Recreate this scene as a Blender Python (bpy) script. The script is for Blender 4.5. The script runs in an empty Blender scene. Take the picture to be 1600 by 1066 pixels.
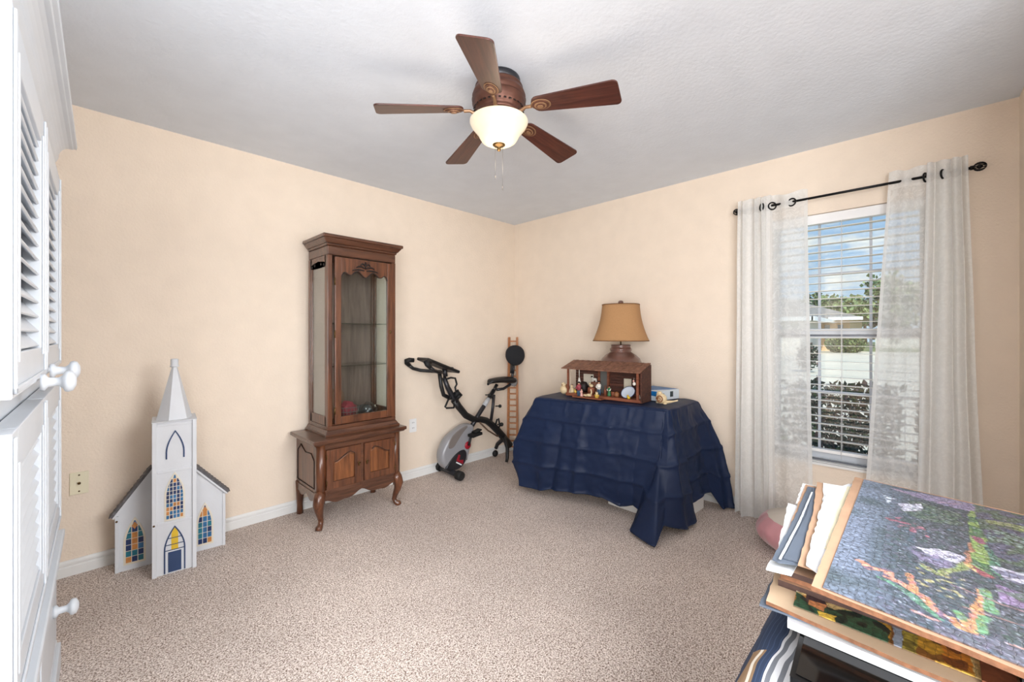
import bpy, math, random
from math import sin, cos, pi, radians, sqrt, atan2
from mathutils import Vector, Matrix, noise

scene = bpy.context.scene
COL = scene.collection
H = 1.2444

# ------------------------------------------------------------------ camera
cam_d = bpy.data.cameras.new('camera')
cam = bpy.data.objects.new('camera', cam_d)
COL.objects.link(cam)
cam_d.sensor_width = 36.0
cam_d.lens = 651.0 / 1600 * 36
cam_d.shift_y = -9.5 / 1600
cam_d.clip_start = 0.02
cam_d.clip_end = 500
cam.location = (0, 0, H)
cam.rotation_euler = (radians(90), 0, radians(44.2 - 90))
scene.camera = cam
vs = scene.view_settings
vs.view_transform = 'Standard'
vs.look = 'None'
vs.exposure = 0.0
vs.gamma = 1.0
vs.use_curve_mapping = False


def lin(c):
    return tuple((x / 255 / 12.92) if x / 255 <= .04045 else ((x / 255 + .055) / 1.055) ** 2.4 for x in c[:3]) + (1.0,)


# ------------------------------------------------------------------ world (sky with broken cloud)
W = bpy.data.worlds.new('sky')
scene.world = W
W.use_nodes = True
nt = W.node_tree
nt.nodes.clear()
def wn(t): return nt.nodes.new(t)
out = wn('ShaderNodeOutputWorld'); bg = wn('ShaderNodeBackground')
tc = wn('ShaderNodeTexCoord'); sep = wn('ShaderNodeSeparateXYZ')
nt.links.new(tc.outputs['Generated'], sep.inputs[0])
grad = wn('ShaderNodeValToRGB')
grad.color_ramp.elements[0].position = 0.0
grad.color_ramp.elements[0].color = lin((206, 228, 250))
grad.color_ramp.elements[1].position = 0.4
grad.color_ramp.elements[1].color = lin((128, 184, 242))
nt.links.new(sep.outputs['Z'], grad.inputs[0])
mp = wn('ShaderNodeMapping'); mp.inputs['Scale'].default_value = (3.2, 3.2, 9.0)
nt.links.new(tc.outputs['Generated'], mp.inputs[0])
ns = wn('ShaderNodeTexNoise'); ns.inputs['Scale'].default_value = 1.4; ns.inputs['Detail'].default_value = 7
ns.inputs['Roughness'].default_value = .6
nt.links.new(mp.outputs[0], ns.inputs['Vector'])
cr = wn('ShaderNodeValToRGB')
cr.color_ramp.elements[0].position = .55; cr.color_ramp.elements[0].color = (0, 0, 0, 1)
cr.color_ramp.elements[1].position = .66; cr.color_ramp.elements[1].color = (1, 1, 1, 1)
nt.links.new(ns.outputs[0], cr.inputs[0])
mx = wn('ShaderNodeMix'); mx.data_type = 'RGBA'
nt.links.new(cr.outputs[0], mx.inputs[0]); nt.links.new(grad.outputs[0], mx.inputs[6])
mx.inputs[7].default_value = (1, 1, 1, 1)
nt.links.new(mx.outputs[2], bg.inputs[0]); bg.inputs[1].default_value = 1.0
nt.links.new(bg.outputs[0], out.inputs[0])

# ------------------------------------------------------------------ lights
def sun(rot, e, col):
    d = bpy.data.lights.new('sun', 'SUN'); d.energy = e; d.color = col; d.angle = radians(.6)
    o = bpy.data.objects.new('sun', d); COL.objects.link(o); o.rotation_euler = rot; return o
sun((radians(42), 0, radians(-62)), 4.2, (1, .95, .87))

def area(loc, target, sx, sy, e, col):
    d = bpy.data.lights.new('soft_fill', 'AREA'); d.shape = 'RECTANGLE'; d.size = sx; d.size_y = sy
    d.energy = e; d.color = col
    o = bpy.data.objects.new('soft_fill', d); COL.objects.link(o); o.location = loc
    o.rotation_euler = (Vector(target) - Vector(loc)).to_track_quat('-Z', 'Y').to_euler()
    return o
# soft fills added out of view: hallway stand-in, flash stand-in, left-wall brightener
area((-1.55, -1.45, 1.30), (1.8, 1.6, 1.15), 2.2, 1.9, 172, (.93, .965, 1))
area((-.45, -.35, 1.0), (1.5, 1.6, 2.5), 1.0, 1.0, 9, (.93, .965, 1))
area((1.15, -.27, 1.60), (-.1, 2.7, .7), 1.1, 1.0, 22, (.93, .965, 1)).data.spread = radians(115)

# ------------------------------------------------------------------ materials
def nodes(name):
    m = bpy.data.materials.new(name); m.use_nodes = True
    return m, m.node_tree, m.node_tree.nodes['Principled BSDF']

def mat(name, col, rough=.6, metal=0, bump=0, bscale=60, var=0, vscale=8, spec=None, sheen=0, detail=3, emis=0, bdist=.004, coat=0):
    m, t, b = nodes(name)
    c = lin(col)
    b.inputs['Base Color'].default_value = c
    b.inputs['Roughness'].default_value = rough
    b.inputs['Metallic'].default_value = metal
    if spec is not None: b.inputs['Specular IOR Level'].default_value = spec
    if sheen: b.inputs['Sheen Weight'].default_value = sheen
    if coat: b.inputs['Coat Weight'].default_value = coat
    tcn = t.nodes.new('ShaderNodeTexCoord')
    n = t.nodes.new('ShaderNodeTexNoise'); n.inputs['Scale'].default_value = vscale; n.inputs['Detail'].default_value = 3
    t.links.new(tcn.outputs['Object'], n.inputs['Vector'])
    r = t.nodes.new('ShaderNodeValToRGB')
    v = max(var, .02)
    r.color_ramp.elements[0].position = .3; r.color_ramp.elements[1].position = .7
    r.color_ramp.elements[0].color = tuple(x * (1 - v) for x in c[:3]) + (1,)
    r.color_ramp.elements[1].color = tuple(min(1, x * (1 + v)) for x in c[:3]) + (1,)
    t.links.new(n.outputs[0], r.inputs[0]); t.links.new(r.outputs[0], b.inputs['Base Color'])
    if bump:
        n2 = t.nodes.new('ShaderNodeTexNoise'); n2.inputs['Scale'].default_value = bscale; n2.inputs['Detail'].default_value = detail
        t.links.new(tcn.outputs['Object'], n2.inputs['Vector'])
        bp = t.nodes.new('ShaderNodeBump'); bp.inputs['Strength'].default_value = bump; bp.inputs['Distance'].default_value = bdist
        t.links.new(n2.outputs[0], bp.inputs['Height']); t.links.new(bp.outputs[0], b.inputs['Normal'])
    if emis:
        b.inputs['Emission Color'].default_value = c; b.inputs['Emission Strength'].default_value = emis
    return m

def wood(name, c1, c2, rough=.4, stretch=(1, 1, .08), scale=40, bump=.15, coat=0):
    m, t, b = nodes(name)
    b.inputs['Roughness'].default_value = rough
    if coat: b.inputs['Coat Weight'].default_value = coat
    tcn = t.nodes.new('ShaderNodeTexCoord'); mp = t.nodes.new('ShaderNodeMapping'); mp.inputs['Scale'].default_value = stretch
    t.links.new(tcn.outputs['Object'], mp.inputs[0])
    n = t.nodes.new('ShaderNodeTexNoise'); n.inputs['Scale'].default_value = scale; n.inputs['Detail'].default_value = 6
    n.inputs['Roughness'].default_value = .65; n.inputs['Distortion'].default_value = .6
    t.links.new(mp.outputs[0], n.inputs['Vector'])
    r = t.nodes.new('ShaderNodeValToRGB')
    r.color_ramp.elements[0].position = .36; r.color_ramp.elements[1].position = .66
    r.color_ramp.elements[0].color = lin(c1); r.color_ramp.elements[1].color = lin(c2)
    t.links.new(n.outputs[0], r.inputs[0]); t.links.new(r.outputs[0], b.inputs['Base Color'])
    bp = t.nodes.new('ShaderNodeBump'); bp.inputs['Strength'].default_value = bump; bp.inputs['Distance'].default_value = .001
    t.links.new(n.outputs[0], bp.inputs['Height']); t.links.new(bp.outputs[0], b.inputs['Normal'])
    return m

def glassmat(name, col=(255, 255, 255), gloss=.08, rough=.0):
    m = bpy.data.materials.new(name); m.use_nodes = True; t = m.node_tree; t.nodes.clear()
    o = t.nodes.new('ShaderNodeOutputMaterial'); mxs = t.nodes.new('ShaderNodeMixShader')
    tr = t.nodes.new('ShaderNodeBsdfTransparent'); gl = t.nodes.new('ShaderNodeBsdfGlossy')
    tr.inputs[0].default_value = lin(col); gl.inputs['Roughness'].default_value = rough
    fr = t.nodes.new('ShaderNodeLayerWeight'); fr.inputs[0].default_value = .5
    pw = t.nodes.new('ShaderNodeMath'); pw.operation = 'POWER'; pw.inputs[1].default_value = 3
    ad = t.nodes.new('ShaderNodeMath'); ad.operation = 'MULTIPLY_ADD'; ad.inputs[1].default_value = 1.0; ad.inputs[2].default_value = gloss * .5
    ad.use_clamp = True
    t.links.new(fr.outputs['Facing'], pw.inputs[0]); t.links.new(pw.outputs[0], ad.inputs[0]); t.links.new(ad.outputs[0], mxs.inputs[0])
    t.links.new(tr.outputs[0], mxs.inputs[1]); t.links.new(gl.outputs[0], mxs.inputs[2]); t.links.new(mxs.outputs[0], o.inputs[0])
    return m

M_wall = mat('peach_paint', (238, 222, 204), .85, bump=.55, bscale=95, spec=.2, bdist=.004, detail=2)
M_ceil = mat('ceiling_paint', (228, 234, 242),   .9, bump=.38, bscale=60, spec=.1, bdist=.004, detail=3)
M_white = mat('white_trim', (232, 232, 230), .45)
M_arm = mat('white_furniture', (212, 217, 223), .35)
M_ivory = mat('ivory_plastic', (232, 224, 196), .4)
M_plate = mat('outlet_white', (240, 240, 240), .4)
M_black = mat('black_plastic', (22, 22, 24), .45)
M_rubber = mat('black_rubber', (14, 14, 16), .65)
M_dgrey = mat('dark_grey_metal', (52, 52, 56), .35, metal=.5)
M_silver = mat('silver_plastic', (150, 150, 154), .3, metal=.1)
M_chrome = mat('chrome', (200, 200, 205), .15, metal=1)
M_red = mat('red_plastic', (150, 22, 40), .35)
M_bronze = mat('antique_bronze', (96, 62, 50), .38, metal=.55, var=.15, vscale=25)
M_bronze2 = mat('pale_bronze', (146, 112, 84), .4, metal=.5, var=.1)  # paler bronze for the light collar and bracket rings
M_iron = mat('black_iron', (18, 18, 20), .35, metal=.6)
M_brass = mat('old_brass', (96, 74, 44), .35, metal=.8)
M_cherry = wood('cherry_wood', (66, 36, 22), (116, 70, 44), .32, coat=.3)
M_cherry_h = wood('cherry_wood_top', (64, 38, 26), (104, 66, 46), .28, stretch=(.08, 1, 1), coat=.3)
M_panel = wood('cherry_panel', (84, 46, 24), (140, 86, 48), .35, scale=30, coat=.2)
M_dark = mat('dark_groove', (24, 12, 9), .6)
M_blade = wood('fan_blade_wood', (58, 27, 22), (92, 50, 38), .38, stretch=(.06, 1, 1), scale=60, coat=.3)
M_pine = wood('ladder_pine', (158, 100, 62), (190, 130, 84), .6)
M_churchw = mat('chalky_white_wood', (214, 216, 220), .7, var=.04, vscale=6, bump=.2, bscale=30)
M_navy = mat('navy_paint', (44, 66, 104), .6, var=.1)
M_sky = mat('blue_pane', (52, 108, 154), .3, var=.3, vscale=30)
M_dblue = mat('deep_blue_pane', (30, 52, 96), .3, var=.3, vscale=30)
M_orange = mat('amber_pane', (196, 132, 72), .3, var=.2, vscale=30)
M_teal = mat('teal_pane', (36, 110, 128), .3, var=.3, vscale=30)
M_cream = mat('cream_frame', (222, 214, 196), .6)
M_yel = mat('yellow_paint', (222, 184, 48), .6, var=.1)
M_shingle = mat('grey_shingle', (104, 102, 104), .9, bump=.8, bscale=120, var=.25, vscale=60)
M_cloth = mat('navy_quilt', (23, 37, 66), .5, bump=.3, bscale=38, var=.1, vscale=5, spec=.25, bdist=.004)
M_cardw = mat('white_cardboard', (228, 226, 222), .8)
M_shade = mat('burlap_shade', (174, 132, 90), .9, bump=.5, bscale=400, var=.08, vscale=200, bdist=.001)
M_ceramic = mat('brown_ceramic', (112, 80, 70), .28, var=.22, vscale=9, coat=.4)
M_log = wood('stable_wood', (104, 68, 52), (150, 106, 84), .7, stretch=(1, 1, 1), scale=30)
M_logd = wood('stable_dark_wood', (52, 28, 20), (92, 52, 38), .75, stretch=(1, .1, 1), scale=60)
M_logr = wood('stable_red_wood', (110, 58, 38), (150, 88, 60), .6, stretch=(1, .1, 1), scale=40)
M_resin = mat('cream_resin', (222, 200, 160), .5, var=.12, vscale=60)
M_resinb = mat('brown_resin', (140, 90, 56), .5, var=.2, vscale=60)
M_skin = mat('figurine_skin', (206, 160, 130), .6)
M_figblue = mat('figurine_blue', (58, 84, 110), .6)
M_figred = mat('figurine_red', (150, 62, 72), .6)
M_figgreen = mat('figurine_green', (52, 112, 72), .6)
M_figpink = mat('figurine_pink', (222, 170, 160), .6)
M_figgrey = mat('figurine_grey', (96, 96, 92), .6)
M_figwhite = mat('figurine_white', (228, 224, 214), .5)
M_figyel = mat('figurine_yellow', (228, 190, 90), .5)
M_enamel = mat('enamel_white', (206, 214, 226), .25)
M_enrim = mat('enamel_rim', (50, 66, 104), .3)
M_boxblue = mat('box_blue', (22, 110, 176), .4, var=.25, vscale=20)
M_boxwhite = mat('box_white', (214, 224, 232), .45)
M_boxdark = mat('box_dark', (44, 58, 62), .5)
M_boxlime = mat('box_lime', (170, 200, 60), .5)
M_kraft = mat('kraft_cardboard', (184, 148, 120), .85, var=.08, vscale=14)
M_kraftl = mat('pale_cardboard', (204, 178, 148), .85, var=.05, vscale=8)
M_edge = mat('cardboard_edge', (134, 92, 66), .9, var=.25, vscale=90)
M_edged = mat('dark_board_edge', (70, 50, 44), .8, var=.2, vscale=60)
M_slate = mat('slate_card', (88, 98, 112), .7, var=.06, vscale=10)
M_paper = mat('white_card', (234, 238, 240), .75, var=.02)
M_foam = mat('foam_board', (226, 228, 232), .55)
M_screen = mat('glossy_black', (8, 8, 10), .1, spec=.35)
M_pink = mat('pink_satin', (196, 138, 144), .45, bump=.5, bscale=16, sheen=.4, bdist=.01)
M_beige = mat('beige_cloth', (206, 196, 184), .9)
M_redcloth = mat('red_cloth', (126, 26, 44), .8, var=.25, vscale=40)
M_plastic = glassmat('clear_plastic', (238, 240, 244), .16, .15)
M_glass = glassmat('clear_glass', (246, 250, 249), .10)
M_glassshelf = glassmat('shelf_glass', (222, 236, 232), .10)
M_blind = mat('blind_slat', (238, 234, 224), .45)
M_blindw = mat('blind_rail_white', (240, 240, 240), .4)
M_vinyl = mat('vinyl_frame', (222, 226, 232), .35)
M_vinylg = mat('grey_muntin', (206, 210, 218), .4)
M_alum = mat('aluminium_track', (110, 114, 122), .35, metal=.6)

# carpet
def carpet():
    m, t, b = nodes('speckled_carpet')
    b.inputs['Roughness'].default_value = .95; b.inputs['Specular IOR Level'].default_value = .1
    tcn = t.nodes.new('ShaderNodeTexCoord')
    n1 = t.nodes.new('ShaderNodeTexNoise'); n1.inputs['Scale'].default_value = 165; n1.inputs['Detail'].default_value = 3; n1.inputs['Roughness'].default_value = .7
    n2 = t.nodes.new('ShaderNodeTexNoise'); n2.inputs['Scale'].default_value = 1.6; n2.inputs['Detail'].default_value = 4
    for n in (n1, n2): t.links.new(tcn.outputs['Object'], n.inputs['Vector'])
    r = t.nodes.new('ShaderNodeValToRGB'); e = r.color_ramp.elements
    e[0].position = .38; e[0].color = lin((116, 96, 84)); e[1].position = .58; e[1].color = lin((250, 238, 230))
    x = e.new(.48); x.color = lin((200, 182, 170))
    vc = t.nodes.new('ShaderNodeTexVoronoi'); vc.inputs['Scale'].default_value = 300; t.links.new(tcn.outputs['Object'], vc.inputs['Vector'])
    mf = t.nodes.new('ShaderNodeMix'); mf.data_type = 'FLOAT'; mf.inputs[0].default_value = .22
    t.links.new(n1.outputs[0], mf.inputs[2]); t.links.new(vc.outputs['Color'], mf.inputs[3]); t.links.new(mf.outputs[0], r.inputs[0])
    r2 = t.nodes.new('ShaderNodeValToRGB'); r2.color_ramp.elements[0].position = .35; r2.color_ramp.elements[1].position = .65
    r2.color_ramp.elements[0].color = (.86, .86, .86, 1); r2.color_ramp.elements[1].color = (1, 1, 1, 1)
    t.links.new(n2.outputs[0], r2.inputs[0])
    mx = t.nodes.new('ShaderNodeMix'); mx.data_type = 'RGBA'; mx.blend_type = 'MULTIPLY'; mx.inputs[0].default_value = 1
    t.links.new(r.outputs[0], mx.inputs[6]); t.links.new(r2.outputs[0], mx.inputs[7]); t.links.new(mx.outputs[2], b.inputs['Base Color'])
    v = t.nodes.new('ShaderNodeTexVoronoi'); v.inputs['Scale'].default_value = 240
    t.links.new(tcn.outputs['Object'], v.inputs['Vector'])
    bp = t.nodes.new('ShaderNodeBump'); bp.inputs['Strength'].default_value = .55; bp.inputs['Distance'].default_value = .003; bp.invert = True
    t.links.new(v.outputs[0], bp.inputs['Height']); t.links.new(bp.outputs[0], b.inputs['Normal'])
    return m
M_carpet = carpet()

def sheer(name, base, pat):
    m = bpy.data.materials.new(name); m.use_nodes = True; t = m.node_tree; t.nodes.clear()
    o = t.nodes.new('ShaderNodeOutputMaterial'); mxs = t.nodes.new('ShaderNodeMixShader'); mx2 = t.nodes.new('ShaderNodeMixShader')
    tr = t.nodes.new('ShaderNodeBsdfTransparent'); df = t.nodes.new('ShaderNodeBsdfDiffuse'); tl = t.nodes.new('ShaderNodeBsdfTranslucent')
    df.inputs[0].default_value = lin((250, 250, 248)); tl.inputs[0].default_value = lin((250, 250, 248)); mx2.inputs[0].default_value = .40
    t.links.new(df.outputs[0], mx2.inputs[1]); t.links.new(tl.outputs[0], mx2.inputs[2])
    tcn = t.nodes.new('ShaderNodeTexCoord'); n = t.nodes.new('ShaderNodeTexNoise'); n.inputs['Scale'].default_value = 24; n.inputs['Detail'].default_value = 2
    n.inputs['Distortion'].default_value = 2.4
    t.links.new(tcn.outputs['Object'], n.inputs['Vector'])
    r = t.nodes.new('ShaderNodeValToRGB'); e = r.color_ramp.elements
    e[0].position = .50; e[0].color = (base,) * 3 + (1,); e[1].position = .56; e[1].color = (pat,) * 3 + (1,)
    t.links.new(n.outputs[0], r.inputs[0]); t.links.new(r.outputs[0], mxs.inputs[0])
    t.links.new(tr.outputs[0], mxs.inputs[1]); t.links.new(mx2.outputs[0], mxs.inputs[2]); t.links.new(mxs.outputs[0], o.inputs[0])
    return m
M_sheer = sheer('sheer_lace', .64, .76)
M_dense = sheer('lace_gathered', .92, .96)
M_header = sheer('curtain_header', .82, .88)

# ------------------------------------------------------------------ mesh helper
class G:
    def __init__(s): s.v = []; s.f = []; s.m = []; s.s = []
    def add(s, vs_, fs, mi=0, smooth=False):
        b = len(s.v); s.v += [tuple(x) for x in vs_]
        for f in fs: s.f.append([b + i for i in f]); s.m.append(mi); s.s.append(smooth)
        return s
    def box(s, c, d, rz=0, mi=0, R=None):
        hx, hy, hz = d[0] / 2, d[1] / 2, d[2] / 2
        R = R or Matrix.Rotation(rz, 3, 'Z')
        vs_ = [Vector(c) + R @ Vector((x * hx, y * hy, z * hz)) for z in (-1, 1) for y in (-1, 1) for x in (-1, 1)]
        return s.add(vs_, [(0, 2, 3, 1), (4, 5, 7, 6), (0, 1, 5, 4), (2, 6, 7, 3), (0, 4, 6, 2), (1, 3, 7, 5)], mi)
    def b2(s, a, b, mi=0):
        return s.box([(a[i] + b[i]) / 2 for i in range(3)], [abs(b[i] - a[i]) for i in range(3)], mi=mi)
    def bar(s, p, q, w, h, mi=0, up=(0, 0, 1)):
        p, q = Vector(p), Vector(q); d = (q - p); L = d.length; d.normalize()
        u = Vector(up); sd = d.cross(u)
        if sd.length < 1e-4: sd = d.cross(Vector((1, 0, 0)))
        sd.normalize(); u = sd.cross(d)
        R = Matrix((d, sd, u)).transposed()
        return s.box((p + q) / 2, (L, w, h), R=R, mi=mi)
    def tube(s, pts, r, n=10, mi=0, cap=True, closed=False, flat=None):
        pts = [Vector(p) for p in pts]; k = len(pts)
        rr = r if isinstance(r, (list, tuple)) else [r] * k
        vs_ = []; prev = None
        for i, p in enumerate(pts):
            if closed: d = pts[(i + 1) % k] - pts[i - 1]
            else: d = pts[min(i + 1, k - 1)] - pts[max(i - 1, 0)]
            if d.length < 1e-9: d = Vector((0, 0, 1))
            d.normalize()
            if prev is None:
                u = Vector((0, 0, 1)) if abs(d.z) < .9 else Vector((1, 0, 0))
            else: u = prev
            sd = d.cross(u)
            if sd.length < 1e-5: sd = d.orthogonal()
            sd.normalize(); u = sd.cross(d).normalized(); prev = u
            for j in range(n):
                a = 2 * pi * j / n
                vs_.append(p + (sd * cos(a) + u * sin(a) * (flat or 1)) * rr[i])
        fs = []
        for i in range(k if closed else k - 1):
            for j in range(n):
                a, b = i * n + j, i * n + (j + 1) % n
                c, d2 = ((i + 1) % k) * n + (j + 1) % n, ((i + 1) % k) * n + j
                fs.append((a, b, c, d2))
        s.add(vs_, fs, mi, True)
        if cap and not closed:
            b = len(s.v) - k * n
            s.f.append([b + j for j in range(n)][::-1]); s.m.append(mi); s.s.append(False)
            s.f.append([b + (k - 1) * n + j for j in range(n)]); s.m.append(mi); s.s.append(False)
        return s
    def lathe(s, prof, c=(0, 0, 0), n=28, mi=0, R=None, a0=0, a1=2 * pi):
        R = R or Matrix.Identity(3); vs_ = []
        full = abs(a1 - a0 - 2 * pi) < 1e-6; k = n if full else n + 1
        for r, z in prof:
            for j in range(k):
                a = a0 + (a1 - a0) * j / n
                vs_.append(Vector(c) + R @ Vector((r * cos(a), r * sin(a), z)))
        fs = []
        for i in range(len(prof) - 1):
            for j in range(n):
                j2 = (j + 1) % k
                fs.append((i * k + j, i * k + j2, (i + 1) * k + j2, (i + 1) * k + j))
        return s.add(vs_, fs, mi, True)
    def prism(s, o, F, d0, d1, mi=0, mi2=None, smooth=False):
        """outline o of (a,b); F maps (a,b,d)->xyz; caps at d0 and d1"""
        n = len(o)
        vs_ = [F(a, b, d0) for a, b in o] + [F(a, b, d1) for a, b in o]
        b0 = len(s.v)
        s.add(vs_, [list(range(n))[::-1]], mi)
        s.f.append([b0 + n + i for i in range(n)]); s.m.append(mi if mi2 is None else mi2); s.s.append(False)
        for i in range(n):
            j = (i + 1) % n
            s.f.append([b0 + i, b0 + j, b0 + n + j, b0 + n + i]); s.m.append(mi); s.s.append(smooth)
        return s
    def ball(s, c, r, n=10, m=7, mi=0, R=None):
        if not isinstance(r, (list, tuple)): r = (r, r, r)
        R = R or Matrix.Identity(3); vs_ = []; fs = []
        for i in range(m + 1):
            t = pi * i / m
            for j in range(n):
                a = 2 * pi * j / n
                vs_.append(Vector(c) + R @ Vector((r[0] * sin(t) * cos(a), r[1] * sin(t) * sin(a), r[2] * cos(t))))
        for i in range(m):
            for j in range(n):
                fs.append((i * n + j, (i + 1) * n + j, (i + 1) * n + (j + 1) % n, i * n + (j + 1) % n))
        return s.add(vs_, fs, mi, True)
    def grid(s, nx, ny, fn, mi=0, smooth=True, wrap=False):
        vs_ = [fn(i / (nx - 1 if not wrap else nx), j / (ny - 1)) for j in range(ny) for i in range(nx)]
        fs = []
        for j in range(ny - 1):
            for i in range(nx if wrap else nx - 1):
                i2 = (i + 1) % nx
                fs.append((j * nx + i, j * nx + i2, (j + 1) * nx + i2, (j + 1) * nx + i))
        return s.add(vs_, fs, mi, smooth)
    def build(s, name, mats, parent=None, origin=None, bevel=0, solid=0, weld=False, sub=0):
        o3 = Vector(origin or (0, 0, 0))
        me = bpy.data.meshes.new(name)
        me.from_pydata([tuple(Vector(v) - o3) for v in s.v], [], s.f)
        mats = mats if isinstance(mats, (list, tuple)) else [mats]
        for m in mats: me.materials.append(m)
        me.polygons.foreach_set('material_index', s.m)
        me.polygons.foreach_set('use_smooth', s.s)
        me.update()
        o = bpy.data.objects.new(name, me); COL.objects.link(o)
        if parent is not None: o.parent = parent
        else: o.location = o3
        if weld:
            w = o.modifiers.new('weld', 'WELD'); w.merge_threshold = .0001
        if bevel:
            b = o.modifiers.new('bevel', 'BEVEL'); b.width = bevel; b.segments = 2; b.limit_method = 'ANGLE'; b.angle_limit = radians(40)
        if solid:
            b = o.modifiers.new('solid', 'SOLIDIFY'); b.thickness = solid; b.offset = 0
        if sub:
            b = o.modifiers.new('sub', 'SUBSURF'); b.levels = sub; b.render_levels = sub
        return o

def tag(o, label=None, cat=None, group=None, kind=None):
    if label: o['label'] = label
    if cat: o['category'] = cat
    if group: o['group'] = group
    if kind: o['kind'] = kind
    return o
def thing(name, label, cat, loc=(0, 0, 0), rz=0, group=None):
    o = bpy.data.objects.new(name, None); COL.objects.link(o); o.empty_display_size = .05
    o.location = loc; o.rotation_euler = (0, 0, rz)
    return tag(o, label, cat, group)
def struct(g, name, m, parent=None, **k):
    o = g.build(name, m, parent, **k)
    if parent is None: o['kind'] = 'structure'
    return o
def copy_tree(o, parent=None):
    c = o.copy(); COL.objects.link(c)
    if parent is not None: c.parent = parent
    for ch in list(o.children): copy_tree(ch, c)
    return c
RX = lambda a: Matrix.Rotation(a, 3, 'X')
RY = lambda a: Matrix.Rotation(a, 3, 'Y')
RZ = lambda a: Matrix.Rotation(a, 3, 'Z')
def arch(w, h, sp, n=8, cx=0, z0=0):
    """gothic arch outline, width w, total height h, springing height sp"""
    pts = [(cx - w / 2, z0), (cx + w / 2, z0)]
    for i in range(n + 1):
        t = i / n; pts.append((cx + w / 2 * (1 - t ** 1.8), z0 + sp + (h - sp) * t))
    for i in range(n - 1, -1, -1):
        t = i / n; pts.append((cx - w / 2 * (1 - t ** 1.8), z0 + sp + (h - sp) * t))
    return pts

# ------------------------------------------------------------------ the room
XW, YW, XB, YR, CH = 3.273, 3.144, -.66, -.368, 2.44
WY0, WY1, WZ0, WZ1 = -.045, .72, .44, 2.02
g = G().b2((-2.75, -2.75, -.12), (XW + .16, YW + .15, 0)); struct(g, 'floor', M_carpet)
g = G().b2((-2.75, -2.75, CH), (XW + .16, YW + .15, CH + .15)); struct(g, 'ceiling', M_ceil)
# unseen hallway and wide opening, made up so the fill lights reach in
struct(G().b2((-2.75, -2.75, 0), (-2.6, 1.1, CH)), 'wall_added_hall', M_wall)
struct(G().b2((-2.6, -2.75, 0), (2.1, -2.6, CH)), 'wall_added_hall_end', M_wall)
struct(G().b2((1.95, -2.6, 0), (2.1, YR - .15, CH)), 'wall_added_hall_side', M_wall)
struct(G().b2((-2.6, .95, 0), (XB - .15, 1.1, CH)), 'wall_added_hall_return', M_wall)
g = G().b2((XB - .15, YW, 0), (XW + .16, YW + .15, CH)); struct(g, 'wall_left', M_wall)
g = G()
g.b2((XW, YR - .15, 0), (XW + .16, WY0, CH)); g.b2((XW, WY1, 0), (XW + .16, YW, CH))
g.b2((XW, WY0, 0), (XW + .16, WY1, WZ0)); g.b2((XW, WY0, WZ1), (XW + .16, WY1, CH))
struct(g, 'wall_window', M_wall, weld=True)
g = G().b2((1.95, YR - .15, 0), (XW, YR, CH)); struct(g, 'wall_right', M_wall)
g = G().b2((XB - .15, .95, 0), (XB, YW, CH)); struct(g, 'wall_back', M_wall)
def baseboard(name, p, q, nrm):
    g = G(); p = Vector(p); q = Vector(q); n = Vector(nrm)
    prof = [(0, 0), (.013, 0), (.013, .046), (.009, .050), (.009, .056), (.012, .060), (.012, .070), (.006, .080), (0, .080)]
    vs_ = [b + n * d + Vector((0, 0, z)) for b in (p, q) for d, z in prof]; k = len(prof)
    fs = [(i, (i + 1) % k, k + (i + 1) % k, k + i) for i in range(k)] + [tuple(range(k))[::-1], tuple(range(k, 2 * k))]
    g.add(vs_, fs); struct(g, name, M_white)
baseboard('baseboard_left', (XB, YW, 0), (XW, YW, 0), (0, -1, 0))
baseboard('baseboard_window', (XW, YR, 0), (XW, YW, 0), (-1, 0, 0))
baseboard('baseboard_right', (1.95, YR, 0), (XW, YR, 0), (0, 1, 0))

# window_1: vinyl single hung frame, sashes, muntins, glass, sill
g = G()
x0, x1 = XW + .085, XW + .145
fw = .035
g.b2((x0, WY0, WZ0), (x1, WY0 + fw, WZ1)); g.b2((x0, WY1 - fw, WZ0), (x1, WY1, WZ1))
g.b2((x0, WY0, WZ1 - fw), (x1, WY1, WZ1)); g.b2((x0, WY0, WZ0), (x1, WY1, WZ0 + .05))
win = struct(g, 'window_1', M_vinyl, bevel=.003)
g = G(); g.b2((x0 - .012, WY0 + fw, 1.225), (x1 - .01, WY1 - fw, 1.285)); g.b2((x0 - .004, WY0 + fw, 1.235), (x0 - .014, WY1 - fw, 1.248), 1)
g.build('meeting_rail', [M_vinyl, M_alum], win, bevel=.002)
g = G()
for y in (.463, .205): g.b2((x0 + .03, y - .007, WZ0 + .05), (x0 + .045, y + .007, WZ1 - fw))
for z in (.87, 1.64): g.b2((x0 + .0305, WY0 + fw, z - .009), (x0 + .0445, WY1 - fw, z + .009))
g.build('muntin_grid', M_vinylg, win)
G().b2((x0 + .035, WY0 + fw, WZ0 + .05), (x0 + .039, WY1 - fw, WZ1 - fw)).build('window_pane', M_glass, win)
g = G().b2((XW - .02, WY0 - .0, WZ0 - .022), (XW + .085, WY1, WZ0 + .002)); g.b2((XW + .02, WY0, WZ0 + .002), (XW + .03, WY1, WZ0 + .012), 1)
g.b2((XW - .021, WY0, WZ0 - .006), (XW - .0195, WY1, WZ0 - .003), 1)
g.build('window_sill', [M_white, M_alum], win, bevel=.003)

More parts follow.
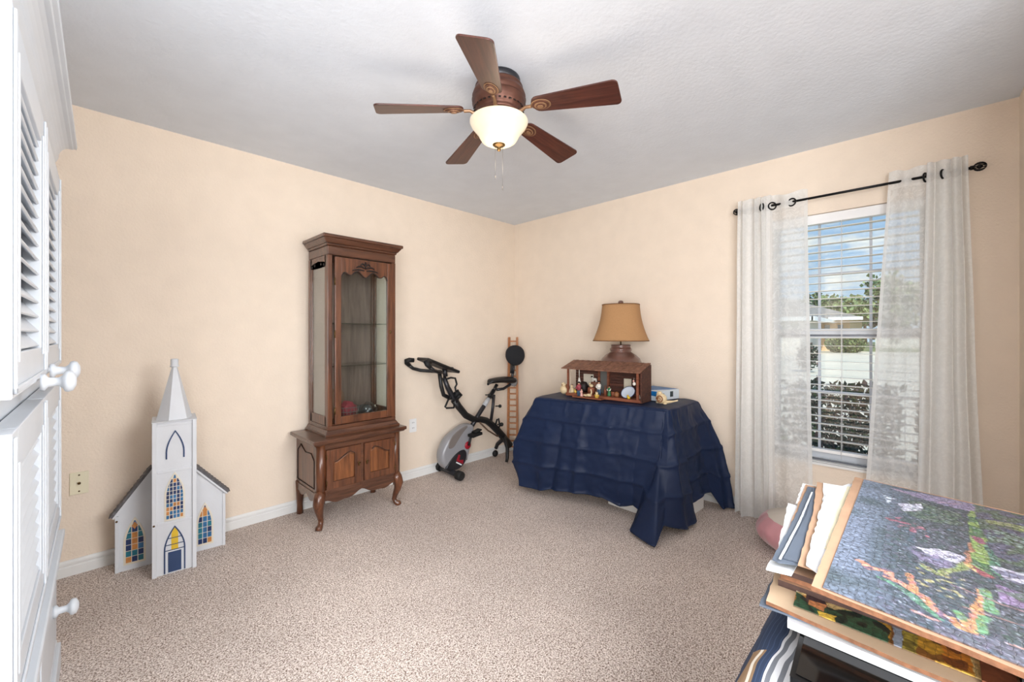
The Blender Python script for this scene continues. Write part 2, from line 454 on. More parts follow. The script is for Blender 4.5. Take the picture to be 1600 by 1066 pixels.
# blinds
bl = thing('window_blind', 'white horizontal slatted blind with open slats, hung in the window opening', 'blind', (XW + .045, (WY0 + WY1) / 2, WZ1 - .07))
O = bl.location
G().b2((XW + .012, WY0 + .006, WZ1 - .062), (XW + .062, WY1 - .006, WZ1 - .002)).build('head_rail', M_blindw, bl, O, bevel=.003)
g = G(); z = WZ1 - .095
while z > .56:
    R = RY(radians(1)); g.box((XW + .037, (WY0 + WY1) / 2, z), (.046, WY1 - WY0 - .016, .0028), R=R); z -= .0500
tag(g.build('slats', M_blind, bl, O, bevel=0), None, None)
G().b2((XW + .014, WY0 + .008, .495), (XW + .062, WY1 - .008, .515)).build('bottom_rail', M_blindw, bl, O, bevel=.003)
for y in (.62, .338, .05):
    for x in (XW + .014, XW + .06):
        G().tube([(x, y, .50), (x, y, WZ1 - .06)], .0011, 5).build('ladder_cord', M_blindw, bl, O)
G().tube([(XW + .006, .338, .47), (XW + .006, .338, WZ1 - .06)], .0014, 5).build('pull_cord', M_blindw, bl, O)

# curtain rod
rod = thing('curtain_rod', 'black iron curtain rod with openwork ball finials above the window', 'curtain rod', (3.19, .34, 2.105))
O = rod.location
G().tube([(3.19, .885, 2.105), (3.19, -.20, 2.105)], .0075, 10).build('pole', M_iron, rod, O)
for y, s in ((.90, 1), (-.225, -1)):
    g = G()
    g.tube([(3.19, y - s * .03, 2.105), (3.19, y - s * .018, 2.105)], .011, 10)
    for k in range(6):
        a = k * pi / 3; pts = []
        for i in range(9):
            t = pi * i / 8
            pts.append((3.19 + .021 * sin(t) * cos(a), y - s * .018 + s * .045 * (1 - cos(t)) / 2, 2.105 + .021 * sin(t) * sin(a)))
        g.tube(pts, .003, 6)
    g.ball((3.19, y + s * .004, 2.105), .012)
    g.build('finial', M_iron, rod, O)
for y in (.86, -.165):
    g = G().tube([(3.19, y, 2.105), (3.2, y, 2.09), (3.25, y, 2.08), (XW - .001, y, 2.08)], .005, 8)
    g.box((XW - .003, y, 2.07), (.006, .02, .06)); g.build('bracket', M_iron, rod, O)

# curtains : s in 0..1 -> y ; folds in x
def curtain(name, label, ys_top, ys_bot, zt, zb, folds, rings, seed, dens, edge, drift=lambda s, t: 0):
    """ys: list of (s,y) keys; folds: amplitude function(s)"""
    def interp(keys, s):
        for (a, ya), (b, yb) in zip(keys, keys[1:]):
            if s <= b: return ya + (yb - ya) * ((s - a) / (b - a))
        return keys[-1][1]
    c = thing(name, label, 'curtain', (3.19, (ys_top[0][1] + ys_top[-1][1]) / 2, zb))
    c['group'] = 'sheer curtains at the window'
    O = c.location
    rnd = random.Random(seed)
    def P(s, t):
        y = interp(ys_top, s) * (1 - t) + interp(ys_bot, s) * t
        a, ph = folds(s)
        x = 3.19 - (.034 if dens(s) else .004) + a * (1 + .15 * t) * sin(ph) + .004 * noise.noise(Vector((s * 9 + seed, t * 4, 0)))
        y += a * .5 * cos(ph * 1.0) * .35 + .006 * noise.noise(Vector((s * 7, t * 3, seed)))
        y += drift(s, t)
        z = zt - (zt - zb) * t + (.010 * sin(ph) if t < .01 else 0)
        if t > .98: z += .012 * sin(ph * .7)
        return (min(x, XW - .012), y, z)
    hd = .045
    g = G().grid(170, 50, lambda i, j: P(i, hd + (1 - hd) * j))
    for k in range(len(g.m)):
        if dens(((k % 169) + .5) / 169) or edge(((k % 169) + .5) / 169) or k // 169 > 46: g.m[k] = 1
    body = g.build('sheer_panel', [M_sheer, M_dense], c, O)
    g = G().grid(170, 5, lambda i, j: P(i, hd * j)); g.build('header_band', M_header, c, O)
    for (y, rz, dx) in rings:
        pts = [Vector((3.19 + dx, y, 2.098)) + RZ(rz) @ Vector((0, .023 * cos(a), .023 * sin(a))) for a in [2 * pi * k / 20 for k in range(20)]]
        G().tube(pts, .0048, 6, closed=True).build('grommet_ring', M_iron, c, O)
    return c
def foldL(s):
    if s < .62: return (.0235 - .003 * sin(s * 31), s / .62 * 2 * pi * 3.0 + .9 * sin(s * 13))
    return (.020 - .012 * (s - .62) / .38, (s - .62) / .38 * 2 * pi * 1.5)
curtain('sheer_curtain', 'white sheer lace curtain with three visible rings, next to the navy covered table',
        [(0, .885), (.62, .72), (1, .497)], [(0, .905), (.62, .70), (1, .469)], 2.165, .008, foldL,
        [(.744, radians(-50), -.034), (.688, radians(35), -.012), (.578, radians(-15), -.016)], 3, lambda s: s < .66, lambda s: s > .965)
def foldR(s):
    if s > .45: return (.0235 - .003 * sin(s * 31), (s - .45) / .55 * 2 * pi * 3.2 + .9 * sin(s * 15))
    return (.014, s / .45 * 2 * pi * 1.5)
curtain('sheer_curtain', 'white sheer lace curtain hanging behind the stacked puzzles at the right of the window',
        [(0, .112), (.22, .045), (.45, -.04), (1, -.187)], [(0, .235), (.45, .01), (1, -.245)], 2.165, .008, foldR,
        [(-.032, radians(70), -.01), (-.098, radians(70), -.01)], 8, lambda s: s > .45, lambda s: s < .035)

# ------------------------------------------------------------------ outdoors
def ground(name, pts, z, m):
    g = G().prism(pts, lambda a, b, d: (a, b, d), z - .1, z); struct(g, name, m)
M_conc = mat('pale_concrete', (222, 210, 190), .9, var=.06, vscale=.6)
M_grass = mat('lawn_grass', (122, 134, 92), .95, var=.25, vscale=3, bump=.4, bscale=20)
M_mulch = mat('dark_mulch', (74, 58, 50), .95, var=.4, vscale=30)
M_road = mat('road_asphalt', (168, 164, 158), .9, var=.05)
ground('lawn', [(3.44, -90), (120, -90), (120, 90), (3.44, 90)], -.30, M_grass)
ground('planting_bed', [(3.44, -3), (5.3, -3), (5.3, 5), (3.44, 5)], -.22, M_mulch)
ground('driveway', [(5.8, -14), (20, -18), (50, -26), (50, 10.5), (26, 6.5), (17, 5.1), (9, 1.9), (5.8, .9)], -.28, M_conc)
def leaves(g, n, fn, sz, mis, rnd, asp=.42, up=.3):
    for i in range(n):
        p = Vector(fn(i)); d = Vector((rnd.gauss(0, 1), rnd.gauss(0, 1), rnd.gauss(0, 1) + up)).normalized()
        u = d.orthogonal().normalized(); u = Matrix.Rotation(rnd.random() * 6.28, 3, d) @ u
        L = sz * rnd.uniform(.6, 1.3); w = L * asp; k = d.cross(u)
        g.add([p, p + d * L * .5 + u * w, p + d * L + k * .12 * L, p + d * L * .5 - u * w], [(0, 1, 2, 3)], rnd.choice(mis))
M_leaf1 = mat('leaf_green', (66, 98, 54), .4, var=.3, vscale=4)
M_leaf2 = mat('leaf_dark', (40, 60, 38), .4, var=.3, vscale=4)
M_leaf3 = mat('leaf_reddish', (112, 84, 78), .5, var=.2, vscale=4)
M_leaf4 = mat('leaf_pale', (160, 178, 120), .6, var=.2, vscale=.8)
M_leaf5 = mat('leaf_olive', (128, 140, 92), .6, var=.2, vscale=.8)
M_bark = mat('bark', (104, 88, 78), .9, var=.2, bump=.4)
rnd = random.Random(5)
for k, (hx, hy, top, lab) in enumerate((
        (4.05, 1.18, .90, 'dense dark hedge shrub with glossy leaves outside the left part of the window'),
        (4.05, .42, .90, 'hedge shrub with long upright leaves outside the middle of the window'),
        (4.05, -.34, .90, 'hedge shrub half veiled by the right curtain, outside the window'))):
    t = thing('hedge_shrub', lab, 'shrub', (hx, hy, -.22), group='hedge below the window')
    O = t.location; g = G()
    for i in range(26):
        bx, by = hx + rnd.uniform(-.12, .12), hy + rnd.uniform(-.2, .2)
        tx, ty = hx + rnd.uniform(-.25, .25), hy + rnd.uniform(-.31, .31)
        tz = top - rnd.uniform(.02, .35)
        g.tube([(bx, by, -.22), ((bx + tx) / 2 + rnd.uniform(-.05, .05), (by + ty) / 2, tz * .45), (tx, ty, tz)], [.009, .006, .003], 5)
    g.build('branches', M_bark, t, O)
    g = G()
    def fn(i):
        zz = -.1 + (top + .06) * (rnd.random() ** .72)
        return (hx + rnd.uniform(-.28, .28), hy + rnd.uniform(-.33, .33), min(zz, top - .04 + .05 * sin(hy * 9 + i)))
    leaves(g, 2600, fn, .062, (0, 0, 1, 1, 1, 2), rnd, .26, .5)
    tag(g.build('foliage', [M_leaf1, M_leaf2, M_leaf3], t, O), 'glossy green and reddish leaves')

def tree(x, y, h, cr, lab, mis, n=3200, zc=.62, sz=.34, name='leafy_tree'):
    t = thing(name, lab, 'tree', (x, y, -.3), group=None); O = t.location
    G().tube([(x, y, -.3), (x + .15, y + .1, h * .4), (x - .1, y, h * .75)], [h * .03, h * .02, h * .008], 8).build('trunk', M_bark, t, O)
    g = G(); r2 = random.Random(int(x * 7 + y * 3))
    cl = [(x + r2.uniform(-cr, cr) * .75, y + r2.uniform(-cr, cr) * .75, h * r2.uniform(zc - .25, .9), r2.uniform(.25, .5) * cr) for _ in range(14)]
    def fn(i):
        c = cl[i % 14]; v = Vector((r2.gauss(0, 1), r2.gauss(0, 1), r2.gauss(0, .8))).normalized() * c[3] * r2.uniform(.6, 1)
        return (c[0] + v.x, c[1] + v.y, c[2] + v.z)
    leaves(g, n, fn, sz, mis, r2, .5, .1)
    g.build('crown', [M_leaf1, M_leaf2, M_leaf4, M_leaf5], t, O)
def dirp(px, dist):   # ground point seen in direction given by horizontal photo column
    r = (px - 800) / 651; a = radians(44.2)
    return (dist * (cos(a) + r * sin(a)), dist * (sin(a) - r * cos(a)))
for px, d, h, cr, lab, mis, nn in (
        (1222, 60, 6.6, 3.2, 'dark tree behind the roof, seen through the left curtain', (0, 1, 3), 1600),
        (1279, 72, 8.0, 3.6, 'dark green bushy tree beyond the roof of the tan house', (0, 1, 3), 1900),
        (1318, 58, 6.8, 3.1, 'pale olive loose tree right of the roof ridge', (2, 3), 1500),
        (1352, 70, 9.4, 3.6, 'pale tall thin tree in the middle of the upper sash', (2, 3, 3), 1300),
        (1390, 56, 9.6, 2.8, 'tallest green tree, seen beside the right curtain edge', (0, 3, 2), 1500),
        (1420, 72, 10.5, 4.4, 'pale green tree seen through the right curtain', (2, 3), 1700),
        (1462, 56, 8.5, 4.0, 'green tree behind the right curtain folds', (0, 2, 3), 1700)):
    tx, ty = dirp(px, d); tree(tx, ty, h, cr, lab, mis, nn, sz=.55)
tx, ty = dirp(1385, 50); tree(tx, ty, 3.4, 1.7, 'low round dark shrub tree right of the tan house', (0, 1, 1), 1600, zc=.5, sz=.3)
# clipped bush and reddish shrub
bx, by = dirp(1320, 36)
g = G(); r2 = random.Random(2)
def fb(i):
    v = Vector((r2.gauss(0, 1), r2.gauss(0, 1), r2.gauss(0, 1))).normalized()
    return (bx + v.x * .9, by + v.y * 1.3, .45 + v.z * .8)
leaves(g, 3200, fb, .16, (0, 2, 0), r2, .5); g.ball((bx, by, .4), (.85, 1.22, .74), mi=1)
tag(g.build('clipped_bush', [M_leaf1, M_leaf2, M_leaf4], None, (bx, by, -.3)), 'clipped rounded green bush beside the far driveway', 'bush')
bx, by = dirp(1262, 17)
g = G()
def fb2(i):
    v = Vector((r2.gauss(0, 1), r2.gauss(0, 1), r2.gauss(0, 1))).normalized() * r2.random()
    return (bx + v.x * .5, by + v.y * .42, .35 + v.z * .65)
leaves(g, 1500, fb2, .1, (1, 3, 1), r2, .4)
tag(g.build('red_leaved_shrub', [M_leaf1, M_leaf2, M_leaf4, M_leaf3], None, (bx, by, -.3)), 'dark red-leaved shrub beside the lawn outside', 'shrub')

# neighbour house (faces -X)
M_stucco = mat('tan_stucco', (222, 190, 152), .9); M_stuccow = mat('white_stucco', (238, 234, 226), .9)
M_roof = mat('grey_roof_shingles', (150, 142, 136), .9, var=.1, vscale=3)
M_garage = mat('garage_door_white', (240, 240, 240), .6)
def hh(px, X):
    r = (px - 800) / 651; a = radians(44.2); return X * (sin(a) - r * cos(a)) / (cos(a) + r * sin(a))
yr, yl, yg = hh(1328, 50), 30.0, hh(1250, 40)
t = thing('neighbour_house', 'tan single storey house with grey hip roof across the driveway', 'house', (54, 16, -.3)); O = t.location
g = G().b2((50, yr, -.3), (62, yl, 2.85)); g.build('wall', M_stucco, t, O)
g = G().b2((40, yg, -.3), (50, yl, 2.6)); tag(g.build('garage_wing', M_stuccow, t, O), 'white garage wing')
g = G()
def hip(g, x0, x1, y0, y1, z0, z1, inset):
    a = [(x0, y0, z0), (x1, y0, z0), (x1, y1, z0), (x0, y1, z0), ((x0 + x1) / 2, y0 + inset, z1), ((x0 + x1) / 2, y1 - inset, z1)]
    g.add(a, [(0, 1, 4), (1, 2, 5, 4), (2, 3, 5), (3, 0, 4, 5), (3, 2, 1, 0)])
hip(g, 49.2, 62.8, yr - .9, yl, 2.85, 5.6, 7.5)
hip(g, 39.2, 54, yg - .9, yl, 2.6, 6.0, 7.0)
g.build('roof', M_roof, t, O)
g = G(); g.b2((49.0, yr - 1.0, 2.62), (49.2, yg - .7, 2.92)); g.b2((39.0, yg - 1.0, 2.36), (39.2, yl, 2.68)); g.b2((39.0, yg - 1.1, 2.36), (54, yg - .9, 2.68))
g.build('fascia', M_garage, t, O)
M_farwin = mat('far_window', (120, 128, 134), .2)
for y in (yr + .5, yr + 1.5):
    G().b2((49.9, y, .8), (50.0, y + .4, 2.2)).build('window', M_farwin, t, O)
G().b2((39.93, yg + 1.2, -.3), (40.0, yg + 6, 1.9)).build('garage_door', M_garage, t, O)
bx, by = dirp(1420, 60)
tag(G().b2((66, by - 26, -.3), (66.3, 3.6, 1.3)).build('garden_wall', M_stuccow, None, (66, by - 10, -.3)), 'long low white wall at the far side of the street', 'garden wall')

# ------------------------------------------------------------------ wall plates
pl = thing('cable_wall_plate', 'ivory wall plate with one coaxial socket, left of the toy church', 'wall plate', (-.016, YW - .003, .47)); O = pl.location
G().box((-.016, YW - .003, .47), (.070, .006, .115)).build('plate', M_ivory, pl, O, bevel=.002)
G().lathe([(.0, -.008), (.006, -.008), (.006, 0)], (-.016, YW - .006, .47), 12, R=RX(radians(-90))).build('coax_socket', M_brass, pl, O)
for z in (.512, .428): G().ball((-.016, YW - .006, z), .004).build('screw', M_brass, pl, O)
pl = thing('power_outlet', 'white double power outlet beside the curio cabinet', 'outlet', (1.995, YW - .003, .457)); O = pl.location
G().box((1.995, YW - .003, .457), (.070, .006, .115)).build('plate', M_plate, pl, O, bevel=.002)
for z in (.48, .434):
    g = G().box((1.995, YW - .0065, z), (.032, .003, .028)); g.box((1.988, YW - .0085, z + .003), (.003, .002, .010), mi=1); g.box((2.002, YW - .0085, z + .003), (.003, .002, .010), mi=1)
    g.build('socket', [M_plate, M_dark], pl, O, bevel=.0008)

# ------------------------------------------------------------------ armoire (local: +x out of face, y along the face, origin far front bottom corner)
F0 = Vector((-.0773, 2.3027, 0)); ang = math.atan2(.9998, .021) - pi / 2
ar = thing('armoire', 'tall white armoire with louvred doors, crown moulding and round white knobs', 'armoire', tuple(F0), ang)
WID, DEP = 1.20, .50
g = G(); g.b2((-DEP, -WID, .03), (-.018, 0, .50)); g.b2((-DEP, -WID, .50), (-.022, 0, 1.93)); g.build('body', M_arm, ar, bevel=.004)
g = G()
prof = [(-.02, 1.845), (-.005, 1.85), (-.002, 1.865), (-.010, 1.875), (-.010, 1.90), (.004, 1.905), (.010, 1.915), (.014, 1.925)]
for i in range(7):
    a = i / 6 * pi / 2; prof.append((.014 + .045 * (1 - cos(a)), 1.925 + .055 * sin(a)))
prof += [(.062, 1.984), (.072, 1.986), (.074, 2.0), (-.02, 2.0)]
prof = [(d * .8, z - .018) for d, z in prof]
k = len(prof); vs_ = []
for (ex, y) in ((0, -WID), (0, 0)):
    for d, z in prof: vs_.append((d, y + (max(d, 0) if y == 0 else -max(d, 0)), z))
fs = [(i, (i + 1) % k, k + (i + 1) % k, k + i) for i in range(k)] + [tuple(range(k))[::-1]]
# return along the far side
for d, z in prof: vs_.append((-DEP, max(d, 0), z))
fs += [(k + i, k + (i + 1) % k, 2 * k + (i + 1) % k, 2 * k + i) for i in range(k)] + [tuple(range(2 * k, 3 * k))]
g.add(vs_, fs); g.b2((-DEP, -WID, 1.92), (0, 0, 1.972)); g.build('crown_moulding', M_arm, ar)
# ledge and base
g = G(); g.b2((-.02, -WID - .01, .488), (.028, .014, .512)); g.b2((-.02, -WID, .512), (.012, .004, .53)); g.b2((-DEP, -.004, .488), (0, .014, .512)); g.build('ledge', M_arm, ar, bevel=.004)
g = G(); g.b2((-.02, -WID - .005, 0), (.018, .012, .09)); g.b2((-.02, -WID, .09), (.008, .006, .105)); g.b2((-DEP, 0, 0), (-.02, .012, .09)); g.build('plinth', M_arm, ar, bevel=.004)
def louvre_door(y0, y1, z0, z1, knob_y=None, knob_z=None):
    st = .075; g = G(); xo, xi = .016, -.018
    g.b2((xi, y0, z0), (xo, y0 + st, z1)); g.b2((xi, y1 - st, z0), (xo, y1, z1))
    g.b2((xi, y0 + st, z0), (xo, y1 - st, z0 + .08)); g.b2((xi, y0 + st, z1 - .08), (xo, y1 - st, z1))
    # raised moulding around the edge
    for a, b in (((xo, y0 + .008, z0 + .008), (xo + .005, y0 + .022, z1 - .008)), ((xo, y1 - .022, z0 + .008), (xo + .005, y1 - .008, z1 - .008)),
                 ((xo, y0 + st - .018, z0 + .062), (xo + .004, y0 + st - .006, z1 - .062)), ((xo, y1 - st + .006, z0 + .062), (xo + .004, y1 - st + .018, z1 - .062))):
        g.b2(a, b)
    g.b2((xo, y0 + .008, z0 + .008), (xo + .005, y1 - .008, z0 + .02))
    z = z0 + .09
    while z < z1 - .085:
        g.box((-.004, (y0 + y1) / 2, z + .012), (.046, y1 - y0 - 2 * st, .006), R=RY(radians(52))); z += .0365
    d = g.build('door', M_arm, ar, bevel=.0025)
    if knob_y is not None: knob(d, knob_y, knob_z, xo + .004)
    return d
def knob(par, y, z, x=.016):
    g = G().lathe([(0, .0), (.020, 0), (.021, .008), (.012, .013), (.0105, .030), (.016, .037), (.025, .041), (.027, .047), (.024, .055), (.012, .061), (0, .062)], (x, y, z), 22, R=RY(pi / 2))
    g.build('knob', M_arm, par)
louvre_door(-.595, -.02, 1.132, 1.825, -.50, 1.140)
louvre_door(-1.18, -.605, 1.132, 1.825, -.77, 1.128)
louvre_door(-.595, -.02, .56, 1.072)
louvre_door(-1.18, -.605, .56, 1.072)
for (y0, y1) in ((-.595, -.02), (-1.18, -.605)):
    for (z0, z1) in ((.115, .475),):
        g = G().b2((-.018, y0, z0), (.004, y1, z1)); g.b2((.004, y0 + .02, z0 + .02), (.009, y1 - .02, z1 - .02))
        d = g.build('drawer', M_arm, ar, bevel=.003)
        knob(d, (y1 - .17), .297, .009)

# ------------------------------------------------------------------ ceiling fan
fx, fy = 1.356, 1.404
fan = thing('ceiling_fan', 'bronze ceiling fan with five dark wooden blades and a lit frosted bowl light', 'ceiling fan', (fx, fy, CH))
g = G().lathe([(.0, 0), (.098, 0), (.100, -.006), (.100, -.030), (.094, -.033)], n=40)
g.build('mounting_ring', M_dgrey, fan)
g = G().lathe([(.094, -.030), (.108, -.034), (.112, -.042), (.108, -.047), (.118, -.062), (.125, -.082), (.119, -.088), (.121, -.094), (.127, -.100), (.121, -.108), (.125, -.118), (.119, -.124),
               (.120, -.132), (.105, -.150), (.100, -.160), (.104, -.165), (.094, -.172), (.05, -.176), (0, -.176)], n=44)
g.build('motor_housing', M_bronze, fan)
g = G()
for k in range(30):
    a = 2 * pi * k / 30; g.box((.1135 * cos(a), .1135 * sin(a), -.140), (.004, .010, .016), R=RZ(a) @ RY(radians(-38)))
g.build('vent_slots', M_dark, fan)
g = G().lathe([(0, -.176), (.045, -.176), (.05, -.185), (.06, -.193), (.05, -.20), (.0, -.20)], n=30); g.build('light_collar', M_bronze2, fan)
M_bowl = bpy.data.materials.new('frosted_glass_lit'); M_bowl.use_nodes = True
t = M_bowl.node_tree; b = t.nodes['Principled BSDF']; b.inputs['Base Color'].default_value = lin((200, 188, 164)); b.inputs['Roughness'].default_value = .25
b.inputs['Emission Color'].default_value = lin((255, 236, 204)); b.inputs['Emission Strength'].default_value = .42
tcn = t.nodes.new('ShaderNodeTexCoord'); n = t.nodes.new('ShaderNodeTexNoise'); n.inputs['Scale'].default_value = 9; r = t.nodes.new('ShaderNodeValToRGB')
r.color_ramp.elements[0].color = lin((255, 226, 184)); r.color_ramp.elements[1].color = lin((255, 244, 222)); r.color_ramp.elements[0].position = .3; r.color_ramp.elements[1].position = .6
t.links.new(tcn.outputs['Object'], n.inputs['Vector']); t.links.new(n.outputs[0], r.inputs[0]); t.links.new(r.outputs[0], b.inputs['Emission Color'])
g = G().lathe([(.0, -.196), (.120, -.196), (.131, -.192), (.136, -.197), (.136, -.204), (.128, -.220), (.112, -.240), (.099, -.255), (.092, -.270), (.080, -.288), (.058, -.300), (.03, -.305), (0, -.305)], n=48)
g.build('glass_bowl', M_bowl, fan)
g = G().lathe([(0, -.300), (.028, -.301), (.030, -.307), (.022, -.313), (.010, -.316), (.008, -.322), (.010, -.328), (.007, -.334), (0, -.336)], n=24); g.build('finial', M_brass, fan)
M_chain = mat('bead_chain', (120, 116, 112), .3, metal=.7)
for (x, y, z1) in ((-.012, .012, -.45), (.012, -.012, -.50)):
    G().tube([(x, y, -.31), (x, y, z1)], .0008, 5).tube([(x, y, z1), (x, y, z1 - .018)], .0016, 6).build('pull_chain', M_chain, fan)
R_ = .559
for k in range(5):
    a = radians(145.1 - 72 * k)
    Rz = RZ(a)
    droop = radians(5.5); pitch = radians(-12)
    def T(p):   # blade local -> fan local ; x radial from the root at .15
        v = Vector((p[0] - .15, p[1], p[2])); v = RX(pitch) @ v; v = RY(droop) @ v
        return Rz @ (v + Vector((.15, 0, -.158)))
    L0, L1 = .165, R_
    o = []
    for i in range(9):
        t2 = -pi / 2 + pi * i / 8; o.append((L0 + .035 - .035 * cos(t2) , .042 * sin(t2)))
    left = [(L0 + .035 - .035 * cos(q), .045 * sin(q)) for q in [pi / 2 - pi * i / 8 for i in range(9)]]
    tip = []
    for sx, cy in ((1, -1), (1, 1)):
        for i in range(6):
            q = (-pi / 2 + pi / 2 * i / 5) if cy < 0 else (pi / 2 * i / 5)
            tip.append((L1 - .022 + .022 * cos(q), cy * (.068 - .022) + .022 * sin(q)))
    o = left + tip
    g = G().prism(o, lambda x, y, d: (x, y, d), 0, .007)
    bo = g.build('blade', M_blade, fan, bevel=.0015)
    A_ = (Rz @ RY(droop) @ RX(pitch)).to_4x4(); off_ = Rz @ (RY(droop) @ RX(pitch) @ Vector((-.15, 0, 0)) + Vector((.15, 0, -.158)))
    bo.matrix_local = Matrix.Translation(off_) @ A_
    g = G()
    cx_ = L0 + .045
    for rr, zt, mi in ((1.0, -.003, 0), (.84, -.006, 1), (.62, -.009, 0), (.44, -.011, 1), (.30, -.014, 0)):
        ring = [(cx_ + .048 * rr * cos(q), .032 * rr * sin(q)) for q in [2 * pi * i / 24 for i in range(24)]]
        g.prism(ring, lambda x, y, d: T((x, y, d)), zt, .0, mi)
    pts = [T((cx_ - .045, 0, -.004)), Rz @ Vector((.135, 0, -.160)), Rz @ Vector((.110, 0, -.172)), Rz @ Vector((.07, 0, -.174))]
    g.tube(pts, [.008, .0075, .009, .012], 8)
    g.build('blade_bracket', [M_bronze2, M_bronze], fan, bevel=.001)
# the lamp's own light
d = bpy.data.lights.new('bowl_bulb', 'POINT'); d.energy = 3.5; d.color = (1, .84, .66); d.shadow_soft_size = .1
o = bpy.data.objects.new('bowl_bulb', d); COL.objects.link(o); o.location = (fx, fy, CH - .40)

# ------------------------------------------------------------------ toy church
ch = thing('toy_church', 'white wooden toy church with steeple, stained windows and grey shingled wings', 'toy church', (.345, 2.90, 0), radians(-6)); 
# local: x right along front, y back ; tower front face at y=-.11
TW, TH = .178, .792
g = G(); g.b2((-TW / 2, -.11, 0), (TW / 2, .085, TH)); tower = g.build('tower', M_churchw, ch, bevel=.002)
g = G()
g.b2((-TW / 2 - .002, -.121, 0), (-TW / 2 + .017, -.108, TH)); g.b2((TW / 2 - .016, -.121, 0), (TW / 2 + .002, -.108, TH))
for z in (TH - .014, .535, .268): g.b2((-TW / 2 + .017, -.115, z - .006), (TW / 2 - .016, -.108, z + .006))
g.b2((-TW / 2 - .004, -.123, TH), (TW / 2 + .004, .088, TH + .004))
g.build('corner_trim', M_churchw, tower, bevel=.0015)
g = G()
for z in (.268,): g.ball((-TW / 2 + .006, -.122, z), .005)
g.build('hook_eye', M_brass, tower)
# spire
g = G(); n = 6; rb, rt = .078, .012
ringb = [(rb * cos(2 * pi * i / n + .2), -.03 + rb * sin(2 * pi * i / n + .2) , TH + .004) for i in range(n)]
ringt = [(rt * cos(2 * pi * i / n + .2), -.03 + rt * sin(2 * pi * i / n + .2), TH + .282) for i in range(n)]
g.add(ringb + ringt, [(i, (i + 1) % n, n + (i + 1) % n, n + i) for i in range(n)] + [tuple(range(n))[::-1], tuple(range(n, 2 * n))])
sp = g.build('steeple', M_churchw, ch, bevel=.001)
G().lathe([(0, TH + .278), (.019, TH + .28), (.020, TH + .287), (.017, TH + .290), (.017, TH + .32), (.013, TH + .324), (0, TH + .324)], (0, -.03, 0), 18).build('steeple_cap', M_churchw, sp)
def flat_arch(g, w, h, sp_, cx, z0, F, d0, d1, thick, mi):
    """arch band outline of given thickness"""
    o = arch(w, h, sp_, cx=cx, z0=z0); i_ = arch(w - 2 * thick, h - 1.6 * thick, sp_, cx=cx, z0=z0)
    oo = o[1:] + [o[0]]; ii = i_[1:] + [i_[0]]
    for k in range(len(oo) - 1):
        g.prism([oo[k], oo[k + 1], ii[k + 1], ii[k]], F, d0, d1, mi)
FT = lambda a, z, d: (a, -.11 - d, z)
g = G(); flat_arch(g, .078, .148, .035, .002, .598, FT, 0, .003, .0065, 0)
g.build('painted_arch', M_navy, tower)
# middle stained window
def panes_rect(g, w, h, sp_, cx, z0, F, cols, rows, d0, d1, pal, seed, gap=.0032):
    rr = random.Random(seed)
    A = arch(w, h, sp_, cx=cx, z0=z0)
    def half(z):
        if z - z0 <= sp_: return w / 2
        return w / 2 * max(0, 1 - min(1, (z - z0 - sp_) / (h - sp_)) ** 1.8)
    zz = z0 + .003; rh = (h - .008) / rows
    for r_ in range(rows):
        za, zb = zz + r_ * rh, zz + (r_ + 1) * rh - gap
        for c_ in range(cols):
            xa = cx - w / 2 + w * c_ / cols + gap / 2; xb = cx - w / 2 + w * (c_ + 1) / cols - gap / 2
            hw = half(zb) - .002; ha = half(za) - .002
            xa1, xb1 = max(xa, cx - ha), min(xb, cx + ha); xa2, xb2 = max(xa, cx - hw), min(xb, cx + hw)
            if xb1 - xa1 < .003: continue
            o = [(xa1, za), (xb1, za)]
            if xb2 - xa2 > .001: o += [(xb2, zb), (xa2, zb)]
            else: o += [((max(xa2, xa1) + min(xb1, xb2)) / 2, zb)]
            g.prism(o, F, d0, d1, rr.choice(pal))
g = G(); g.prism(arch(.084, .250, .13, cx=.0, z0=.277), FT, 0, .003)
f = g.build('window_surround', M_cream, tower)
g = G(); panes_rect(g, .072, .236, .125, .0, .284, FT, 5, 11, .003, .0045, (0, 0, 1, 2, 2, 0, 1), 4)
g.build('stained_panes', [M_sky, M_dblue, M_orange], f)
# painted door
g = G(); flat_arch(g, .088, .240, .12, .0, .006, FT, 0, .003, .006, 0)
g.b2((-.027, -.1125, .008), (.027, -.11, .112))
for z, w in ((.122, .080), (.150, .076), (.184, .060)): g.box((0, -.1120, z), (w, .0035, .003))
dd = g.build('painted_door', M_navy, tower)
g = G(); g.b2((-.014, -.1118, .122), (.014, -.11, .205)); g.prism([(-.014, .205), (.014, .205), (.009, .222), (0, .238), (-.009, .222)], FT, 0, .0018); g.build('yellow_panel', M_yel, dd)
